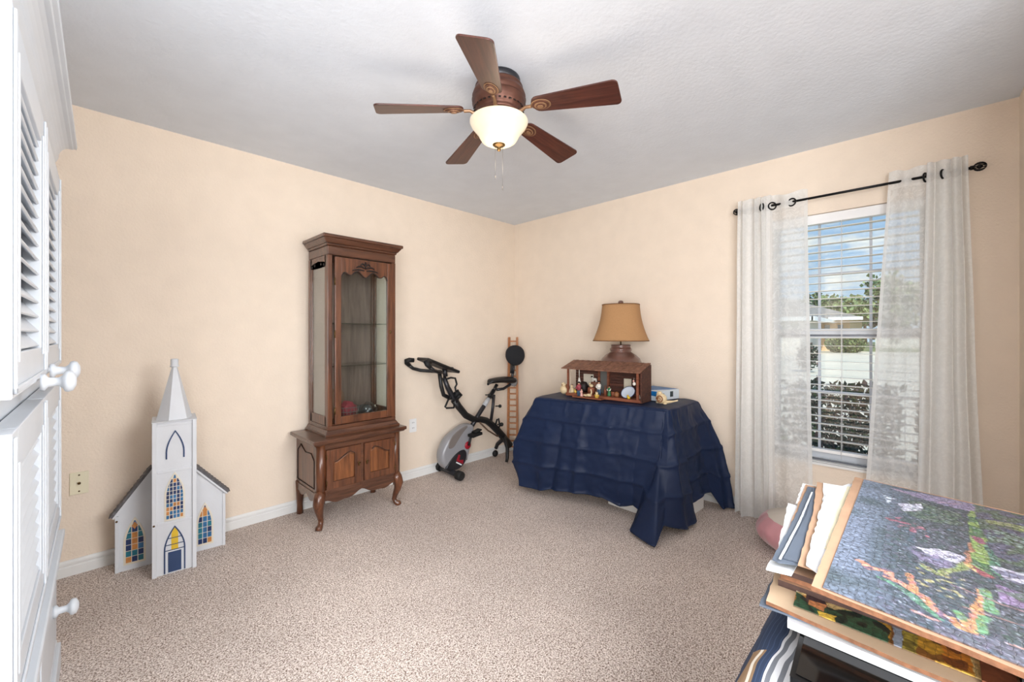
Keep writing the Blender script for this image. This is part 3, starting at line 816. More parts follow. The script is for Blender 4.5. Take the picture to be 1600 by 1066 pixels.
# wings
def wing(sgn, xo, zo, zi, name):
    xi = sgn * TW / 2; yb, yf = .085, .072
    F = lambda a, z, d: (a, yf + d, z)
    o = [(xi, .0), (xo, .0), (xo, zo), (xi, zi)]
    g = G().prism(o, F, 0, .012); g.b2((xo - sgn * .014, yf - .006, 0), (xo, yf, zo - .004))
    w = g.build('wing_panel', M_churchw, ch, bevel=.001)
    dx = xo - xi; L = sqrt(dx * dx + (zi - zo) ** 2); a = Vector((dx / L, 0, (zo - zi) / L)); nrm = Vector((-a.z * sgn, 0, a.x * sgn))
    p0 = Vector((xi, 0, zi)); p1 = Vector((xo, 0, zo)) + a * .012
    g = G(); q = [p0, p1, p1 + nrm * .012, p0 + nrm * .012]
    g.add([(v.x, yf - .012, v.z) for v in q] + [(v.x, yf + .055, v.z) for v in q], [(0, 1, 2, 3), (7, 6, 5, 4), (0, 4, 5, 1), (1, 5, 6, 2), (2, 6, 7, 3), (3, 7, 4, 0)])
    nrow = 12
    for k in range(nrow):   # shingle courses
        c0 = p0 + a * (L + .012) * (k / nrow); c1 = p0 + a * (L + .012) * ((k + 1.15) / nrow)
        g.bar((c0.x + nrm.x * .012, yf + .0215, c0.z + nrm.z * .012), (c1.x + nrm.x * .016, yf + .0215, c1.z + nrm.z * .016), .070, .003)
    r_ = g.build('shingled_roof', M_shingle, w)
    g = G(); g.bar((p0.x - nrm.x * .002, yf - .013, p0.z), (p1.x, yf - .013, p1.z - .001), .004, .008, up=nrm); g.build('white_rake_edge', M_churchw, w)
    cx = -.163 if sgn < 0 else .138; ww = .088 if sgn < 0 else .080
    g = G().prism(arch(ww, .246, .12, cx=cx, z0=.030), lambda a2, z, d: (a2, yf - d, z), 0, .004)
    f = g.build('window_surround', M_cream, w)
    g = G(); panes_rect(g, ww - .014, .228, .115, cx, .038, lambda a2, z, d: (a2, yf - d, z), 3, 7, .004, .0055, (0, 1, 1, 2, 3, 3), 7 if sgn > 0 else 12)
    # diamond at the tip
    g.prism([(cx, .252), (cx + .012, .232), (cx, .212), (cx - .012, .232)], lambda a2, z, d: (a2, yf - d, z), .0055, .007, 2)
    g.build('stained_panes', [M_sky, M_dblue, M_orange, M_teal], f)
    if sgn < 0: G().ball((xo + .007, yf - .008, zo - .03), .005).build('hook_eye', M_brass, w)
wing(-1, -.240, .300, .520, 'left')
wing(1, .236, .315, .485, 'right')

# ------------------------------------------------------------------ curio cabinet: base and display case
cb = thing('curio_cabinet', 'tall cherry wood curio cabinet with glazed door on a two-door cabriole-legged base', 'cabinet', (1.325, 2.905, 0)) 
# local x -.32..+.30 ; y -.21 (front) .. +.205 (back)
def L(x, y, z): return (x - 1.325, y - 2.905, z)
bx0, bx1, by0, by1 = 1.025, 1.625, 2.715, 3.11
g = G()
def cham(g, x0, x1, y0, y1, z0, z1, e0, e1, mi=0):
    a = [L(x0 - e0, y0 - e0, z0), L(x1 + e0, y0 - e0, z0), L(x1 + e0, y1, z0), L(x0 - e0, y1, z0), L(x0 - e1, y0 - e1, z1), L(x1 + e1, y0 - e1, z1), L(x1 + e1, y1, z1), L(x0 - e1, y1, z1)]
    g.add(a, [(3, 2, 1, 0), (4, 5, 6, 7), (0, 1, 5, 4), (1, 2, 6, 5), (2, 3, 7, 6), (3, 0, 4, 7)], mi)
cham(g, bx0, bx1, by0, by1, .552, .576, .030, .030)
cham(g, bx0, bx1, by0, by1, .540, .552, .014, .024)
g.build('cabinet_top', M_cherry_h, cb, bevel=.005)
g = G(); g.b2(L(bx0 + .012, by0 + .012, .215), L(bx1 - .012, by1, .54)); g.build('base_carcass', M_cherry, cb, bevel=.003)
g = G()   # frame around the doors
g.b2(L(bx0 + .04, by0 + .004, .505), L(bx1 - .04, by0 + .02, .54)); g.b2(L(1.317, by0 + .002, .22), L(1.337, by0 + .014, .51))
g.b2(L(bx0 + .04, by0 + .004, .215), L(bx1 - .04, by0 + .02, .245))
g.build('face_frame', M_cherry_h, cb, bevel=.002)
# scalloped apron
o = [(bx0 + .05, .232), (bx1 - .05, .232), (bx1 - .055, .155)]
for i in range(31):
    u = i / 30; x = bx1 - .055 - (bx1 - bx0 - .11) * u
    z = .178 + .018 * abs(cos(u * pi * 1.0)) * -1 + .012 * cos(u * 4 * pi) + .006 * cos(u * 8 * pi)
    o.append((x, z))
o.append((bx0 + .055, .155))
G().prism(o, lambda a, z, d: L(a, by0 + .006 + d, z), 0, .016).build('scalloped_apron', M_cherry_h, cb)
o = [(by0 + .05, .225), (by1 - .03, .225), (by1 - .035, .15)] + [(by1 - .035 - (by1 - by0 - .09) * i / 20, .18 + .012 * cos(i / 20 * 4 * pi) - .012 * abs(cos(pi * i / 20))) for i in range(21)]
G().prism(o, lambda a, z, d: L(bx0 + .008 + d, a, z), 0, .014).build('side_apron', M_cherry_h, cb)
def cathedral(x0, x1, z0, z1, flip, amp=.05):
    """panel outline with ogee top rising to one side"""
    o = [(x0, z0), (x1, z0)]
    top = []
    for i in range(17):
        u = i / 16; q = u if not flip else 1 - u
        s_ = (z1 - amp) + amp * (.5 - .5 * cos(pi * min(1, q * 1.25))) - (amp * .35 * max(0, q - .8) / .2)
        top.append((x0 + (x1 - x0) * u, s_))
    return o + top[::-1]
for x0, x1, flip in ((1.083, 1.317, False), (1.337, 1.572, True)):
    # door: stiles, rails, recessed panel
    fy = by0 - .006
    g = G(); w = .045; z0, z1 = .248, .502
    g.b2(L(x0 + .002, fy, z0), L(x0 + w, fy + .02, z1)); g.b2(L(x1 - w, fy, z0), L(x1 - .002, fy + .02, z1)); g.b2(L(x0 + w, fy, z0), L(x1 - w, fy + .02, z0 + w))
    pan = cathedral(x0 + w, x1 - w, z0 + w, z1 - .032, flip)
    top = pan[2:]   # from right to left
    o = [(x1 - w, z1), (x0 + w, z1)] + top[::-1]
    g.prism([(a, z) for a, z in o], lambda a, z, d: L(a, fy + d, z), 0, .02)
    dr = g.build('door', M_cherry, cb, bevel=.002)
    g = G().prism(pan, lambda a, z, d: L(a, fy + .010 + d, z), 0, .008)
    inner = [( (a - (x0 + x1) / 2) * .90 + (x0 + x1) / 2, (z - .37) * .92 + .365) for a, z in pan]
    g.prism(inner, lambda a, z, d: L(a, fy + .004 + d, z), 0, .006); g.build('raised_panel', M_panel, dr, bevel=.002)
    g = G()
    for k in range(1, len(pan) - 3):
        p, q = pan[k + 1], pan[k + 2]; g.bar(L(p[0], fy - .0005, p[1]), L(q[0], fy - .0005, q[1]), .004, .004, up=(0, 0, 1))
    g.build('panel_groove', M_dark, dr)
    kx = x1 - .018 if not flip else x0 + .018
    g = G().ball(L(kx, fy - .004, .375), (.006, .004, .018)); g.tube([L(kx - .008, fy - .008, .385), L(kx, fy - .018, .372), L(kx + .008, fy - .008, .385)], .0025, 6); g.build('pull_handle', M_brass, dr)
    g = G(); hxx = x0 + .001 if not flip else x1 - .001
    for z in (.29, .46): G().tube([L(hxx, fy - .003, z - .015), L(hxx, fy - .003, z + .015)], .0035, 6).build('hinge', M_brass, dr)
# canted front corner posts
for sx in (0, 1):
    x = bx0 + .035 if sx == 0 else bx1 - .035
    G().tube([L(x, by0 + .028, .20), L(x, by0 + .028, .54)], [.034, .034], 6).build('corner_post', M_cherry, cb)
# side panel mouldings
g = G(); yy0, yy1 = by0 + .07, by1 - .03
for p, q in (((bx0 + .010, yy0, .25), (bx0 + .010, yy0, .43)), ((bx0 + .010, yy0, .43), (bx0 + .010, yy0 + .05, .47)), ((bx0 + .010, yy0 + .05, .47), (bx0 + .010, (yy0 + yy1) / 2, .46)),
             ((bx0 + .010, (yy0 + yy1) / 2, .46), (bx0 + .010, yy1 - .06, .50)), ((bx0 + .010, yy1 - .06, .50), (bx0 + .010, yy1, .45)), ((bx0 + .010, yy1, .45), (bx0 + .010, yy1, .25)), ((bx0 + .010, yy0, .25), (bx0 + .010, yy1, .25))):
    g.bar(L(*p), L(*q), .004, .004)
g.build('side_panel_moulding', M_dark, cb)
# legs
def cab_leg(x, y, dx, dy):
    pts = [(0, 0, .235), (.012, .012, .20), (.020, .020, .165), (.014, .014, .12), (.002, .002, .075), (-.004, -.004, .045), (.004, .004, .022), (.018, .018, .012), (.022, .022, 0)]
    rr = [.034, .037, .034, .026, .019, .0165, .018, .022, .019]
    P_ = [L(x + dx * a, y + dy * b_, z) for a, b_, z in pts]
    g = G().tube(P_, rr, 12)
    return g.build('leg', M_cherry, cb, sub=0)
cab_leg(bx0 + .035, by0 + .030, -1, -1); cab_leg(bx1 - .035, by0 + .030, 1, -1)
for x in (bx0 + .028, bx1 - .028):
    pts = [L(x, by1 - .022, .23), L(x, by1 - .022, .14), L(x, by1 - .019, .06), L(x, by1 - .022, 0)]
    G().tube(pts, [.03, .026, .020, .022], 8).build('leg', M_cherry, cb)
# upper case
ux0, ux1, uy0, uy1 = 1.115, 1.612, 2.772, 3.105
g = G(); cham(g, ux0, ux1, uy0, uy1, .576, .590, .022, .022); cham(g, ux0, ux1, uy0, uy1, .590, .615, .018, .002); cham(g, ux0, ux1, uy0, uy1, .615, .640, 0, 0)
g.build('case_plinth', M_cherry_h, cb, bevel=.002)
g = G(); cham(g, ux0, ux1, uy0, uy1, 1.775, 1.835, 0, 0); cham(g, ux0, ux1, uy0, uy1, 1.835, 1.85, .004, .010); cham(g, ux0, ux1, uy0, uy1, 1.85, 1.882, .012, .036); cham(g, ux0, ux1, uy0, uy1, 1.882, 1.905, .042, .042)
g.build('crown', M_cherry_h, cb, bevel=.006)
g = G()
for x in (ux0 + .016, ux1 - .016):
    for y in (uy0 + .016, uy1 - .016): g.b2(L(x - .016, y - .016, .64), L(x + .016, y + .016, 1.775))
g.build('case_posts', M_cherry, cb, bevel=.003)
G().b2(L(ux0 + .03, uy1 - .012, .64), L(ux1 - .03, uy1 - .004, 1.775)).build('back_panel', wood('reflection_greyed_back', (92, 74, 66), (124, 102, 92), .4), cb)  # wood colour greyed and lightened to stand in for reflections on the glass
# glazed sides
for x, s in ((ux0, 1), (ux1, -1)):
    g = G(); xa, xb = x + s * .003, x + s * .018; a0, a1 = uy0 + .032, uy1 - .032
    g.b2(L(xa, a0, .64), L(xb, a0 + .022, 1.775)); g.b2(L(xa, a1 - .022, .64), L(xb, a1, 1.775)); g.b2(L(xa, a0, .64), L(xb, a1, .70))
    o = [(a0, 1.775), (a1, 1.775), (a1, 1.70)] + [(a1 - (a1 - a0) * i / 24, 1.705 + .020 * abs(sin(pi * i / 24 * 3)) ** .7 + .018 * sin(pi * i / 24)) for i in range(25)] + [(a0, 1.70)]
    g.prism(o, lambda a, z, d: L(xa + s * d, a, z), 0, .015)
    sf = g.build('side_frame', M_cherry, cb, bevel=.002)
    if s == 1:
        for i in (0, 1, 3, 4): G().ball(L(xa - .001, a0 + .03 + (a1 - a0 - .06) * i / 4, 1.722 - .008 * (i % 2 == 0)), (.004, .012, .010)).build('carved_scallop', M_dark, sf)
    G().b2(L(x + s * .009, a0 + .02, .69), L(x + s * .011, a1 - .02, 1.74)).build('side_glass', M_glass, sf)
# glazed door
dx0, dx1, dy = ux0 + .045, ux1 - .03, uy0 - .012
g = G(); w = .042
g.b2(L(dx0, dy, .648), L(dx0 + w, dy + .02, 1.765)); g.b2(L(dx1 - w, dy, .648), L(dx1, dy + .02, 1.765)); g.b2(L(dx0 + w, dy, .648), L(dx1 - w, dy + .02, .648 + .05))
xa, xb = dx0 + w, dx1 - w; o = [(xa, 1.765), (xb, 1.765), (xb, 1.61)]
o = [(xb, 1.765), (xa, 1.765)]
N = 40
def topz(u):
    q = abs(u - .5) * 2
    z = 1.672 - .018 * cos(q * 3 * pi) - .012 * (1 - q)
    if q > .78: z = z - .055 * ((q - .78) / .22) ** 2
    return z
o += [(xa + (xb - xa) * i / N, topz(i / N)) for i in range(N + 1)]
g.prism(o, lambda a, z, d: L(a, dy + d, z), 0, .02)
door = g.build('glazed_door', M_cherry, cb, bevel=.003)
g = G()
for i in range(N):
    g.bar(L(xa + (xb - xa) * i / N, dy - .001, topz(i / N)), L(xa + (xb - xa) * (i + 1) / N, dy - .001, topz((i + 1) / N)), .004, .005)
g.build('scalloped_edge', M_dark, door)
# carved plume at the top of the door
g = G(); cxm = (dx0 + dx1) / 2
for s in (-1, 1):
    for (r0, zz, hh_, ln) in ((.008, 1.690, .010, .085), (.006, 1.706, .018, .060), (.004, 1.722, .022, .030)):
        pts = [L(cxm + s * (r0 + ln * u), dy - .002, zz + hh_ * sin(u * 2.4) - .012 * u) for u in [i / 8 for i in range(9)]]
        g.tube(pts, [.0035 + .003 * sin(pi * i / 8) for i in range(9)], 6)
g.tube([L(cxm, dy - .002, 1.700), L(cxm, dy - .002, 1.752)], [.004, .006], 6)
g.build('carved_plume', M_dark, door)
g = G().ball(L(dx1 - .020, dy - .003, 1.265), (.007, .004, .014)); g.tube([L(dx1 - .028, dy - .008, 1.268), L(dx1 - .012, dy - .010, 1.268)], .003, 6); g.build('door_pull', M_brass, door)
g = G()
for z in (.74, 1.25, 1.60): G().tube([L(dx0 - .002, dy + .001, z - .025), L(dx0 - .002, dy + .001, z + .025)], .005, 7).build('hinge', M_brass, door)
G().b2(L(dx0 + .03, dy + .010, .68), L(dx1 - .03, dy + .012, 1.72)).build('door_glass', M_glass, door)
for z in (1.03, 1.32):
    G().b2(L(ux0 + .02, uy0 + .03, z), L(ux1 - .02, uy1 - .014, z + .005)).build('glass_shelf', M_glassshelf, cb)
G().b2(L(ux0 + .02, uy0 + .02, .64), L(ux1 - .02, uy1 - .012, .648)).build('case_floor', M_cherry_h, cb)

# things inside the case
bk = thing('wire_basket', 'red cloth lined wire basket inside the curio cabinet', 'basket', (1.30, 2.875, .650)); 
g = G()
for z, r in ((.004, .055), (.03, .064), (.06, .070), (.09, .075)):
    g.tube([(r * cos(a), r * .95 * sin(a), z) for a in [2 * pi * k / 26 for k in range(26)]], .0022, 5, closed=True)
for k in range(18):
    a = 2 * pi * k / 18; g.tube([(.055 * cos(a), .052 * sin(a), .004), (.075 * cos(a), .071 * sin(a), .09)], .0016, 4)
g.build('wire_frame', M_figgrey, bk)
def lump(name, m, c, r, parent, seed, n=26, amp=.25):
    def fn(i, j):
        a, t = 2 * pi * i, pi * j
        d = Vector((sin(t) * cos(a), sin(t) * sin(a), cos(t)))
        k = 1 + amp * noise.noise(d * 2.6 + Vector((seed, 0, 0))) + amp * .5 * noise.noise(d * 6 + Vector((0, seed, 0)))
        return (c[0] + d.x * r[0] * k, c[1] + d.y * r[1] * k, c[2] + d.z * r[2] * k)
    return G().grid(n, n // 2 + 3, fn, wrap=True).build(name, m, parent)
lump('red_cloth', M_redcloth, (0, 0, .066), (.060, .056, .058), bk, 3)
hat = thing('straw_bowl', 'overturned brown woven bowl behind the red basket in the cabinet', 'bowl', (1.265, 3.015, .650))
G().lathe([(.058, 0), (.062, .05), (.065, .15), (.055, .185), (.03, .20), (0, .202)], (0, 0, 0), 28).build('woven_body', mat('woven_brown', (120, 92, 74), .7, bump=.5, bscale=120), hat)
bag = lump('plastic_bag', M_plastic, (1.445, 2.86, .702), (.052, .045, .05), None, 9, amp=.4)
tag(bag, 'crumpled clear plastic bag beside the red basket in the cabinet', 'bag')
bag2 = lump('white_ornament', M_figwhite, (1.205, 2.83, .672), (.02, .02, .022), None, 5, amp=.2)
tag(bag2, 'small round white ornament at the left edge of the red basket', 'ornament')
dk = lump('dark_cloth_bundle', mat('dark_teal_cloth', (40, 52, 58), .8), (1.485, 3.0, .682), (.06, .05, .032), None, 11, amp=.3)
tag(dk, 'dark folded cloth bundle in the right rear of the cabinet', 'cloth')

# ------------------------------------------------------------------ exercise bike (folding upright, side on to the left wall)
YB = 2.97
bike = thing('exercise_bike', 'folding grey and black exercise bike with padded back rest and silver flywheel cover', 'exercise bike', (2.55, YB, 0))
def B(x, z, dy=0): return (x - 2.55, dy, z)
# front stabiliser
g = G().tube([B(2.262, .042, .155), B(2.242, .042, -.155)], .024, 14); g.build('front_stabiliser', M_dgrey, bike)
for s in (1, -1):
    g = G(); c = Vector(B(2.252 + .0125 * s, .042, .17 * s)); ax = Vector((.06 * s * .13, s, 0)).normalized()
    g.tube([c - ax * .035, c - ax * .03, c + ax * .022, c + ax * .03], [.032, .039, .039, .028], 16); g.build('stabiliser_cap', M_rubber, bike)
G().tube([B(2.252, .06), B(2.262, .09)], .012, 8).build('chrome_bolt', M_chrome, bike)
# flywheel cover outline in x,z
cov = [(2.170, .275), (2.215, .34), (2.295, .385), (2.39, .425), (2.46, .435), (2.515, .41), (2.505, .34), (2.47, .24), (2.445, .15), (2.405, .08), (2.34, .045), (2.26, .04), (2.18, .085), (2.145, .15), (2.145, .22)]
def smooth_outline(p, it=2):
    for _ in range(it):
        q = []
        for i in range(len(p)):
            a, b_ = p[i], p[(i + 1) % len(p)]
            q.append((a[0] * .75 + b_[0] * .25, a[1] * .75 + b_[1] * .25)); q.append((a[0] * .25 + b_[0] * .75, a[1] * .25 + b_[1] * .75))
        p = q
    return p
def puffed(g, o, ys, k, mi=0):
    """loft outline through ys (dy list) with scale list k about centroid"""
    cx = sum(a for a, _ in o) / len(o); cz = sum(b_ for _, b_ in o) / len(o); n = len(o); vs_ = []
    for dy, s_ in zip(ys, k): vs_ += [B(cx + (a - cx) * s_, cz + (z - cz) * s_, dy) for a, z in o]
    fs = []
    for r_ in range(len(ys) - 1):
        for i in range(n): j = (i + 1) % n; fs.append((r_ * n + i, r_ * n + j, (r_ + 1) * n + j, (r_ + 1) * n + i))
    fs += [tuple(range(n)), tuple(range((len(ys) - 1) * n, len(ys) * n))[::-1]]
    g.add(vs_, fs[:-2], mi, True)
    g.add(vs_, fs[-2:], mi, False)
so = smooth_outline(cov)
g = G(); puffed(g, so, [-.052, -.048, -.036, 0, .036, .048, .052], [.86, .93, .985, 1, .985, .93, .86])
cv = g.build('flywheel_cover', M_silver, bike)
low = smooth_outline([(2.17, .09), (2.24, .165), (2.32, .215), (2.395, .22), (2.42, .17), (2.40, .10), (2.345, .058), (2.27, .05), (2.20, .065)])
g = G(); puffed(g, low, [-.0585, -.054, -.045], [.90, .97, 1]); tag(g.build('lower_shroud', M_dgrey, cv), 'dark grey lower shroud')
up = smooth_outline([(2.215, .325), (2.30, .385), (2.39, .42), (2.445, .425), (2.375, .375), (2.305, .30), (2.26, .245), (2.20, .255)])
g = G(); puffed(g, up, [-.056, -.052, -.044], [.92, .98, 1]); tag(g.build('upper_shroud', mat('warm_grey_plastic', (120, 112, 108), .35), cv), 'grey upper shroud')
g = G()
g.prism([(2.29, .135), (2.315, .185), (2.335, .175), (2.32, .135), (2.37, .125), (2.365, .09)], lambda a, z, d: B(a, z, -.0585 - d), 0, .0015); g.build('red_decal', M_red, cv)
g = G(); g.prism([(2.285, .118), (2.292, .126), (2.352, .090), (2.345, .082)], lambda a, z, d: B(a, z, -.0588 - d), 0, .0015); g.build('white_decal', M_paper, cv)
G().lathe([(0, 0), (.034, 0), (.036, .006), (.025, .012), (0, .013)], B(2.425, .245, -.05), 22, R=RX(pi / 2)).build('red_hub', M_red, cv)
# main frame tube (seat side) from cover to seat
G().tube([B(2.46, .33), B(2.60, .49), B(2.80, .705)], .021, 12).build('seat_tube', M_dgrey, bike)
G().tube([B(2.67, .565, -.0), B(2.73, .63, -.0)], .0218, 12).build('frame_label', mat('grey_label', (180, 182, 186), .5), bike)
G().tube([B(2.79, .69), B(2.84, .755)], .017, 10).build('seat_post', M_black, bike)
G().tube([B(2.44, .10, 0), B(2.50, .36, 0)], .016, 8).build('rear_strut', M_black, bike)
# front arm: handlebar post through pivot down to the rear
pts = [B(2.31, .665), B(2.36, .60), B(2.445, .507), B(2.54, .455), B(2.635, .441), B(2.70, .42), B(2.77, .37), B(2.84, .31), B(2.93, .22), B(3.03, .12)]
G().tube(pts, [.030, .028, .027, .026, .026, .027, .029, .031, .032, .028], 12, flat=1.15).build('main_frame_arm', M_black, bike)
G().tube([B(2.20, .87), B(2.24, .78), B(2.29, .70), B(2.33, .645)], [.020, .023, .026, .034], 12).build('handlebar_stem', M_dgrey, bike)
G().tube([B(2.15, .93), B(2.17, .80), B(2.195, .72), B(2.25, .69)], .018, 10).build('handlebar_strut', M_black, bike)
G().tube([B(2.205, .95), B(2.215, .88)], .022, 10).build('console_post', M_dgrey, bike)
# handlebars: near and far
for s in (-1, 1):
    pts = [B(2.16, .925, s * .0), B(2.11, .928, s * .09), B(2.05, .935, s * .14), B(1.985, .955, s * .155), B(1.935, .992, s * .155)]
    h_ = G().tube(pts, [.015, .015, .015, .015, .016], 10).build('handlebar', M_black, bike)
    G().tube([B(1.95, .982, s * .155), B(1.920, 1.008, s * .152), B(1.914, 1.022, s * .148), B(1.935, 1.030, s * .135), B(1.975, 1.027, s * .125)], [.018, .020, .021, .021, .019], 10).build('foam_grip', M_rubber, h_)
# console
R = RY(radians(21))
g = G(); g.box(B(2.145, .980, 0), (.36, .17, .026), R=R); cs = g.build('console', M_black, bike, bevel=.009)
G().box(Vector(B(2.13, .982, 0)) + R @ Vector((-.02, 0, .012)), (.20, .11, .004), R=R).build('console_screen', mat('bluish_screen', (40, 56, 76), .12), cs)
G().tube([B(2.27, .945, -.03), B(2.27, .945, .03)], .016, 8).build('tablet_ledge', M_black, cs)
# seat
def seat_fn(i, j):
    u = i; v = j * 2 * pi
    x = 2.72 + .33 * u; w = .030 + .075 * (u ** .8); 
    z = .792 + .012 * sin(u * 3) - (.012 * u)
    hh_ = .022 + .014 * u
    if u < .08: w *= u / .08 * .6 + .4; hh_ *= u / .08 * .5 + .5; z -= (.08 - u) * .3
    if u > .92: w *= (1 - u) / .08 * .7 + .3; hh_ *= (1 - u) / .08 * .6 + .4
    return B(x, z + hh_ * sin(v), w * cos(v))
G().grid(24, 20, seat_fn).build('saddle', M_black, bike)
G().tube([B(2.84, .705), B(2.93, .705), B(3.02, .735), B(3.055, .79), B(3.065, .86), B(3.07, .94)], .014, 10).build('backrest_tube', M_dgrey, bike)
G().tube([B(3.055, .85, -.0), B(3.065, .95, 0)], .030, 8, flat=.5).build('backrest_clamp', M_dgrey, bike)
G().lathe([(0, -.02), (.042, -.02), (.045, 0), (.042, .02), (0, .02)], B(3.065, .765, -.01), 20, R=RX(pi / 2)).build('side_handle', mat('grey_cap', (140, 142, 144), .4), bike)
def back_fn(i, j):
    a = 2 * pi * i; t = pi * j
    d = Vector((sin(t) * cos(a), sin(t) * sin(a), cos(t)))
    k = 1.0 - .10 * (d.z < -.2) * abs(d.z)
    v = Vector((d.x * .034, d.y * .104 * k, math.copysign(abs(d.z) ** .85, d.z) * .105))
    v = RZ(radians(62)) @ RY(radians(6)) @ v
    return (v.x + B(3.08, 0)[0], v.y - .02, v.z + 1.035)
G().grid(28, 18, back_fn, wrap=True).build('backrest_pad', mat('black_fabric', (26, 27, 32), .85, bump=.3, bscale=300), bike)
# knobs
for x, z, r in ((2.715, .669, .017), (2.850, .545, .017), (2.872, .362, .02)):
    G().tube([B(x - .03, z, -.0), B(x, z, -.03)], .006, 6).ball(B(x, z, -.034), r).build('adjusting_knob', M_rubber, bike)
G().tube([B(2.800, .66, 0), B(2.785, .54, 0), B(2.76, .40, 0)], .015, 9).build('support_rod', M_dgrey, bike)
G().tube([B(2.785, .63, 0), B(2.76, .65, 0)], .012, 9).build('rod_joint', M_dgrey, bike)
G().tube([B(2.60, .42, -.02), B(2.70, .33, -.02), B(2.83, .25, -.02), B(2.88, .27, 0)], .008, 7).build('tension_strap', mat('tan_strap', (92, 70, 54), .7), bike)
for pts in ([B(2.22, .86, -.02), B(2.25, .868, -.03), B(2.30, .86, -.03), B(2.318, .805, -.03), B(2.300, .78, -.03), B(2.308, .74, -.03), B(2.30, .72, 0)],
            [B(2.27, .68, -.01), B(2.225, .68, -.03), B(2.185, .618, -.035), B(2.20, .608, -.035), B(2.285, .600, -.03), B(2.31, .64, -.0)],
            [B(2.80, .36, -.02), B(2.815, .42, -.03), B(2.835, .425, -.03), B(2.85, .35, -.03), B(2.85, .31, -.01)]):
    G().tube(pts, .0085, 8).build('resistance_handle', M_rubber, bike)
G().tube([B(2.30, .70, -.02), B(2.33, .735, -.035), B(2.355, .71, -.03), B(2.33, .67, -.01)], [.02, .026, .024, .018], 9).build('tension_knob', M_rubber, bike)
# rear stabiliser arching to both sides, wheel at the wall side
G().tube([B(2.95, .20, .0), B(2.955, .175, .05), B(2.945, .13, .10), B(2.935, .085, .115)], [.024, .022, .020, .018], 9).build('rear_stabiliser', M_dgrey, bike)
G().ball(B(2.93, .034, .118), (.034, .024, .034)).build('rear_roller', M_rubber, bike)
G().tube([B(2.94, .22, 0), B(2.90, .22, -.05), B(2.885, .14, -.10), B(2.865, .05, -.12), B(2.85, .014, -.125)], [.024, .022, .018, .017, .014], 9).build('rear_stabiliser', M_black, bike)
# cranks and pedals
G().tube([B(2.425, .245, -.065), B(2.445, .33, -.075)], [.012, .010], 8).build('crank_arm', M_black, bike)
g = G().box(B(2.455, .350, -.12), (.115, .075, .026), R=RY(radians(-6))); g.box(B(2.475, .378, -.12), (.08, .06, .012), R=RY(radians(-14))); g.tube([B(2.445, .33, -.075), B(2.455, .345, -.10)], .008, 6)
g.build('pedal', M_rubber, bike, bevel=.005)
G().tube([B(2.425, .245, .065), B(2.415, .155, .075)], [.012, .010], 8).build('crank_arm', M_black, bike)
G().box(B(2.415, .14, .12), (.10, .08, .026)).build('pedal', M_rubber, bike, bevel=.005)

# ------------------------------------------------------------------ narrow ladder in the corner
lad = thing('decorative_ladder', 'narrow light wood toy ladder leaning in the corner behind the exercise bike', 'ladder', (3.17, 3.06, 0))
O = lad.location
A0, A1 = Vector((3.14, 3.115, 0)), Vector((3.175, 3.128, 1.22))
B0, B1 = Vector((3.20, 3.035, 0)), Vector((3.225, 3.06, 1.22))
for p, q in ((A0, A1), (B0, B1)): G().bar(p, q, .022, .020).build('rail', M_pine, lad, O, bevel=.002)
k = 0
z = .06
while z < 1.19:
    t_ = z / 1.22; G().bar(A0.lerp(A1, t_), B0.lerp(B1, t_), .012, .014).build('rung', M_pine, lad, O); z += .062

# ------------------------------------------------------------------ table under the quilt, underbed box, quilt
tb = thing('side_table', 'brown wooden table hidden beneath the navy quilt, one leg showing', 'table', (2.86, 1.68, 0)); O = tb.location
M_tw = wood('table_wood', (84, 44, 26), (120, 68, 42), .5)
Tz = .728
quad = [(2.51, 2.08), (2.71, 1.22), (3.15, 1.24), (2.97, 2.16)]
G().prism([(a, b_) for a, b_ in quad], lambda a, b_, d: (a, b_, d), .695, Tz).build('table_top', M_tw, tb, O, bevel=.004)
for (x, y) in ((2.622, 1.295), (2.68, 2.02), (3.165, 1.28), (2.95, 2.05)):
    G().bar((x, y, 0), (x + (.05 if x < 2.8 else -.03), y, .69), .032, .032).build('leg', M_tw, tb, O, bevel=.003)
bxo = thing('storage_box', 'long low white cardboard box on the carpet under the navy covered table', 'box', (2.9, 1.4, 0)); O = bxo.location
G().prism([(2.69, 1.63), (2.67, 1.12), (3.11, 1.10), (3.12, 1.63)], lambda a, b_, d: (a, b_, d), .001, .125).build('box_body', M_cardw, bxo, O, bevel=.003)
G().prism([(2.686, 1.635), (2.666, 1.115), (3.115, 1.095), (3.125, 1.635)], lambda a, b_, d: (a, b_, d), .125, .15).build('box_lid', M_cardw, bxo, O, bevel=.003)

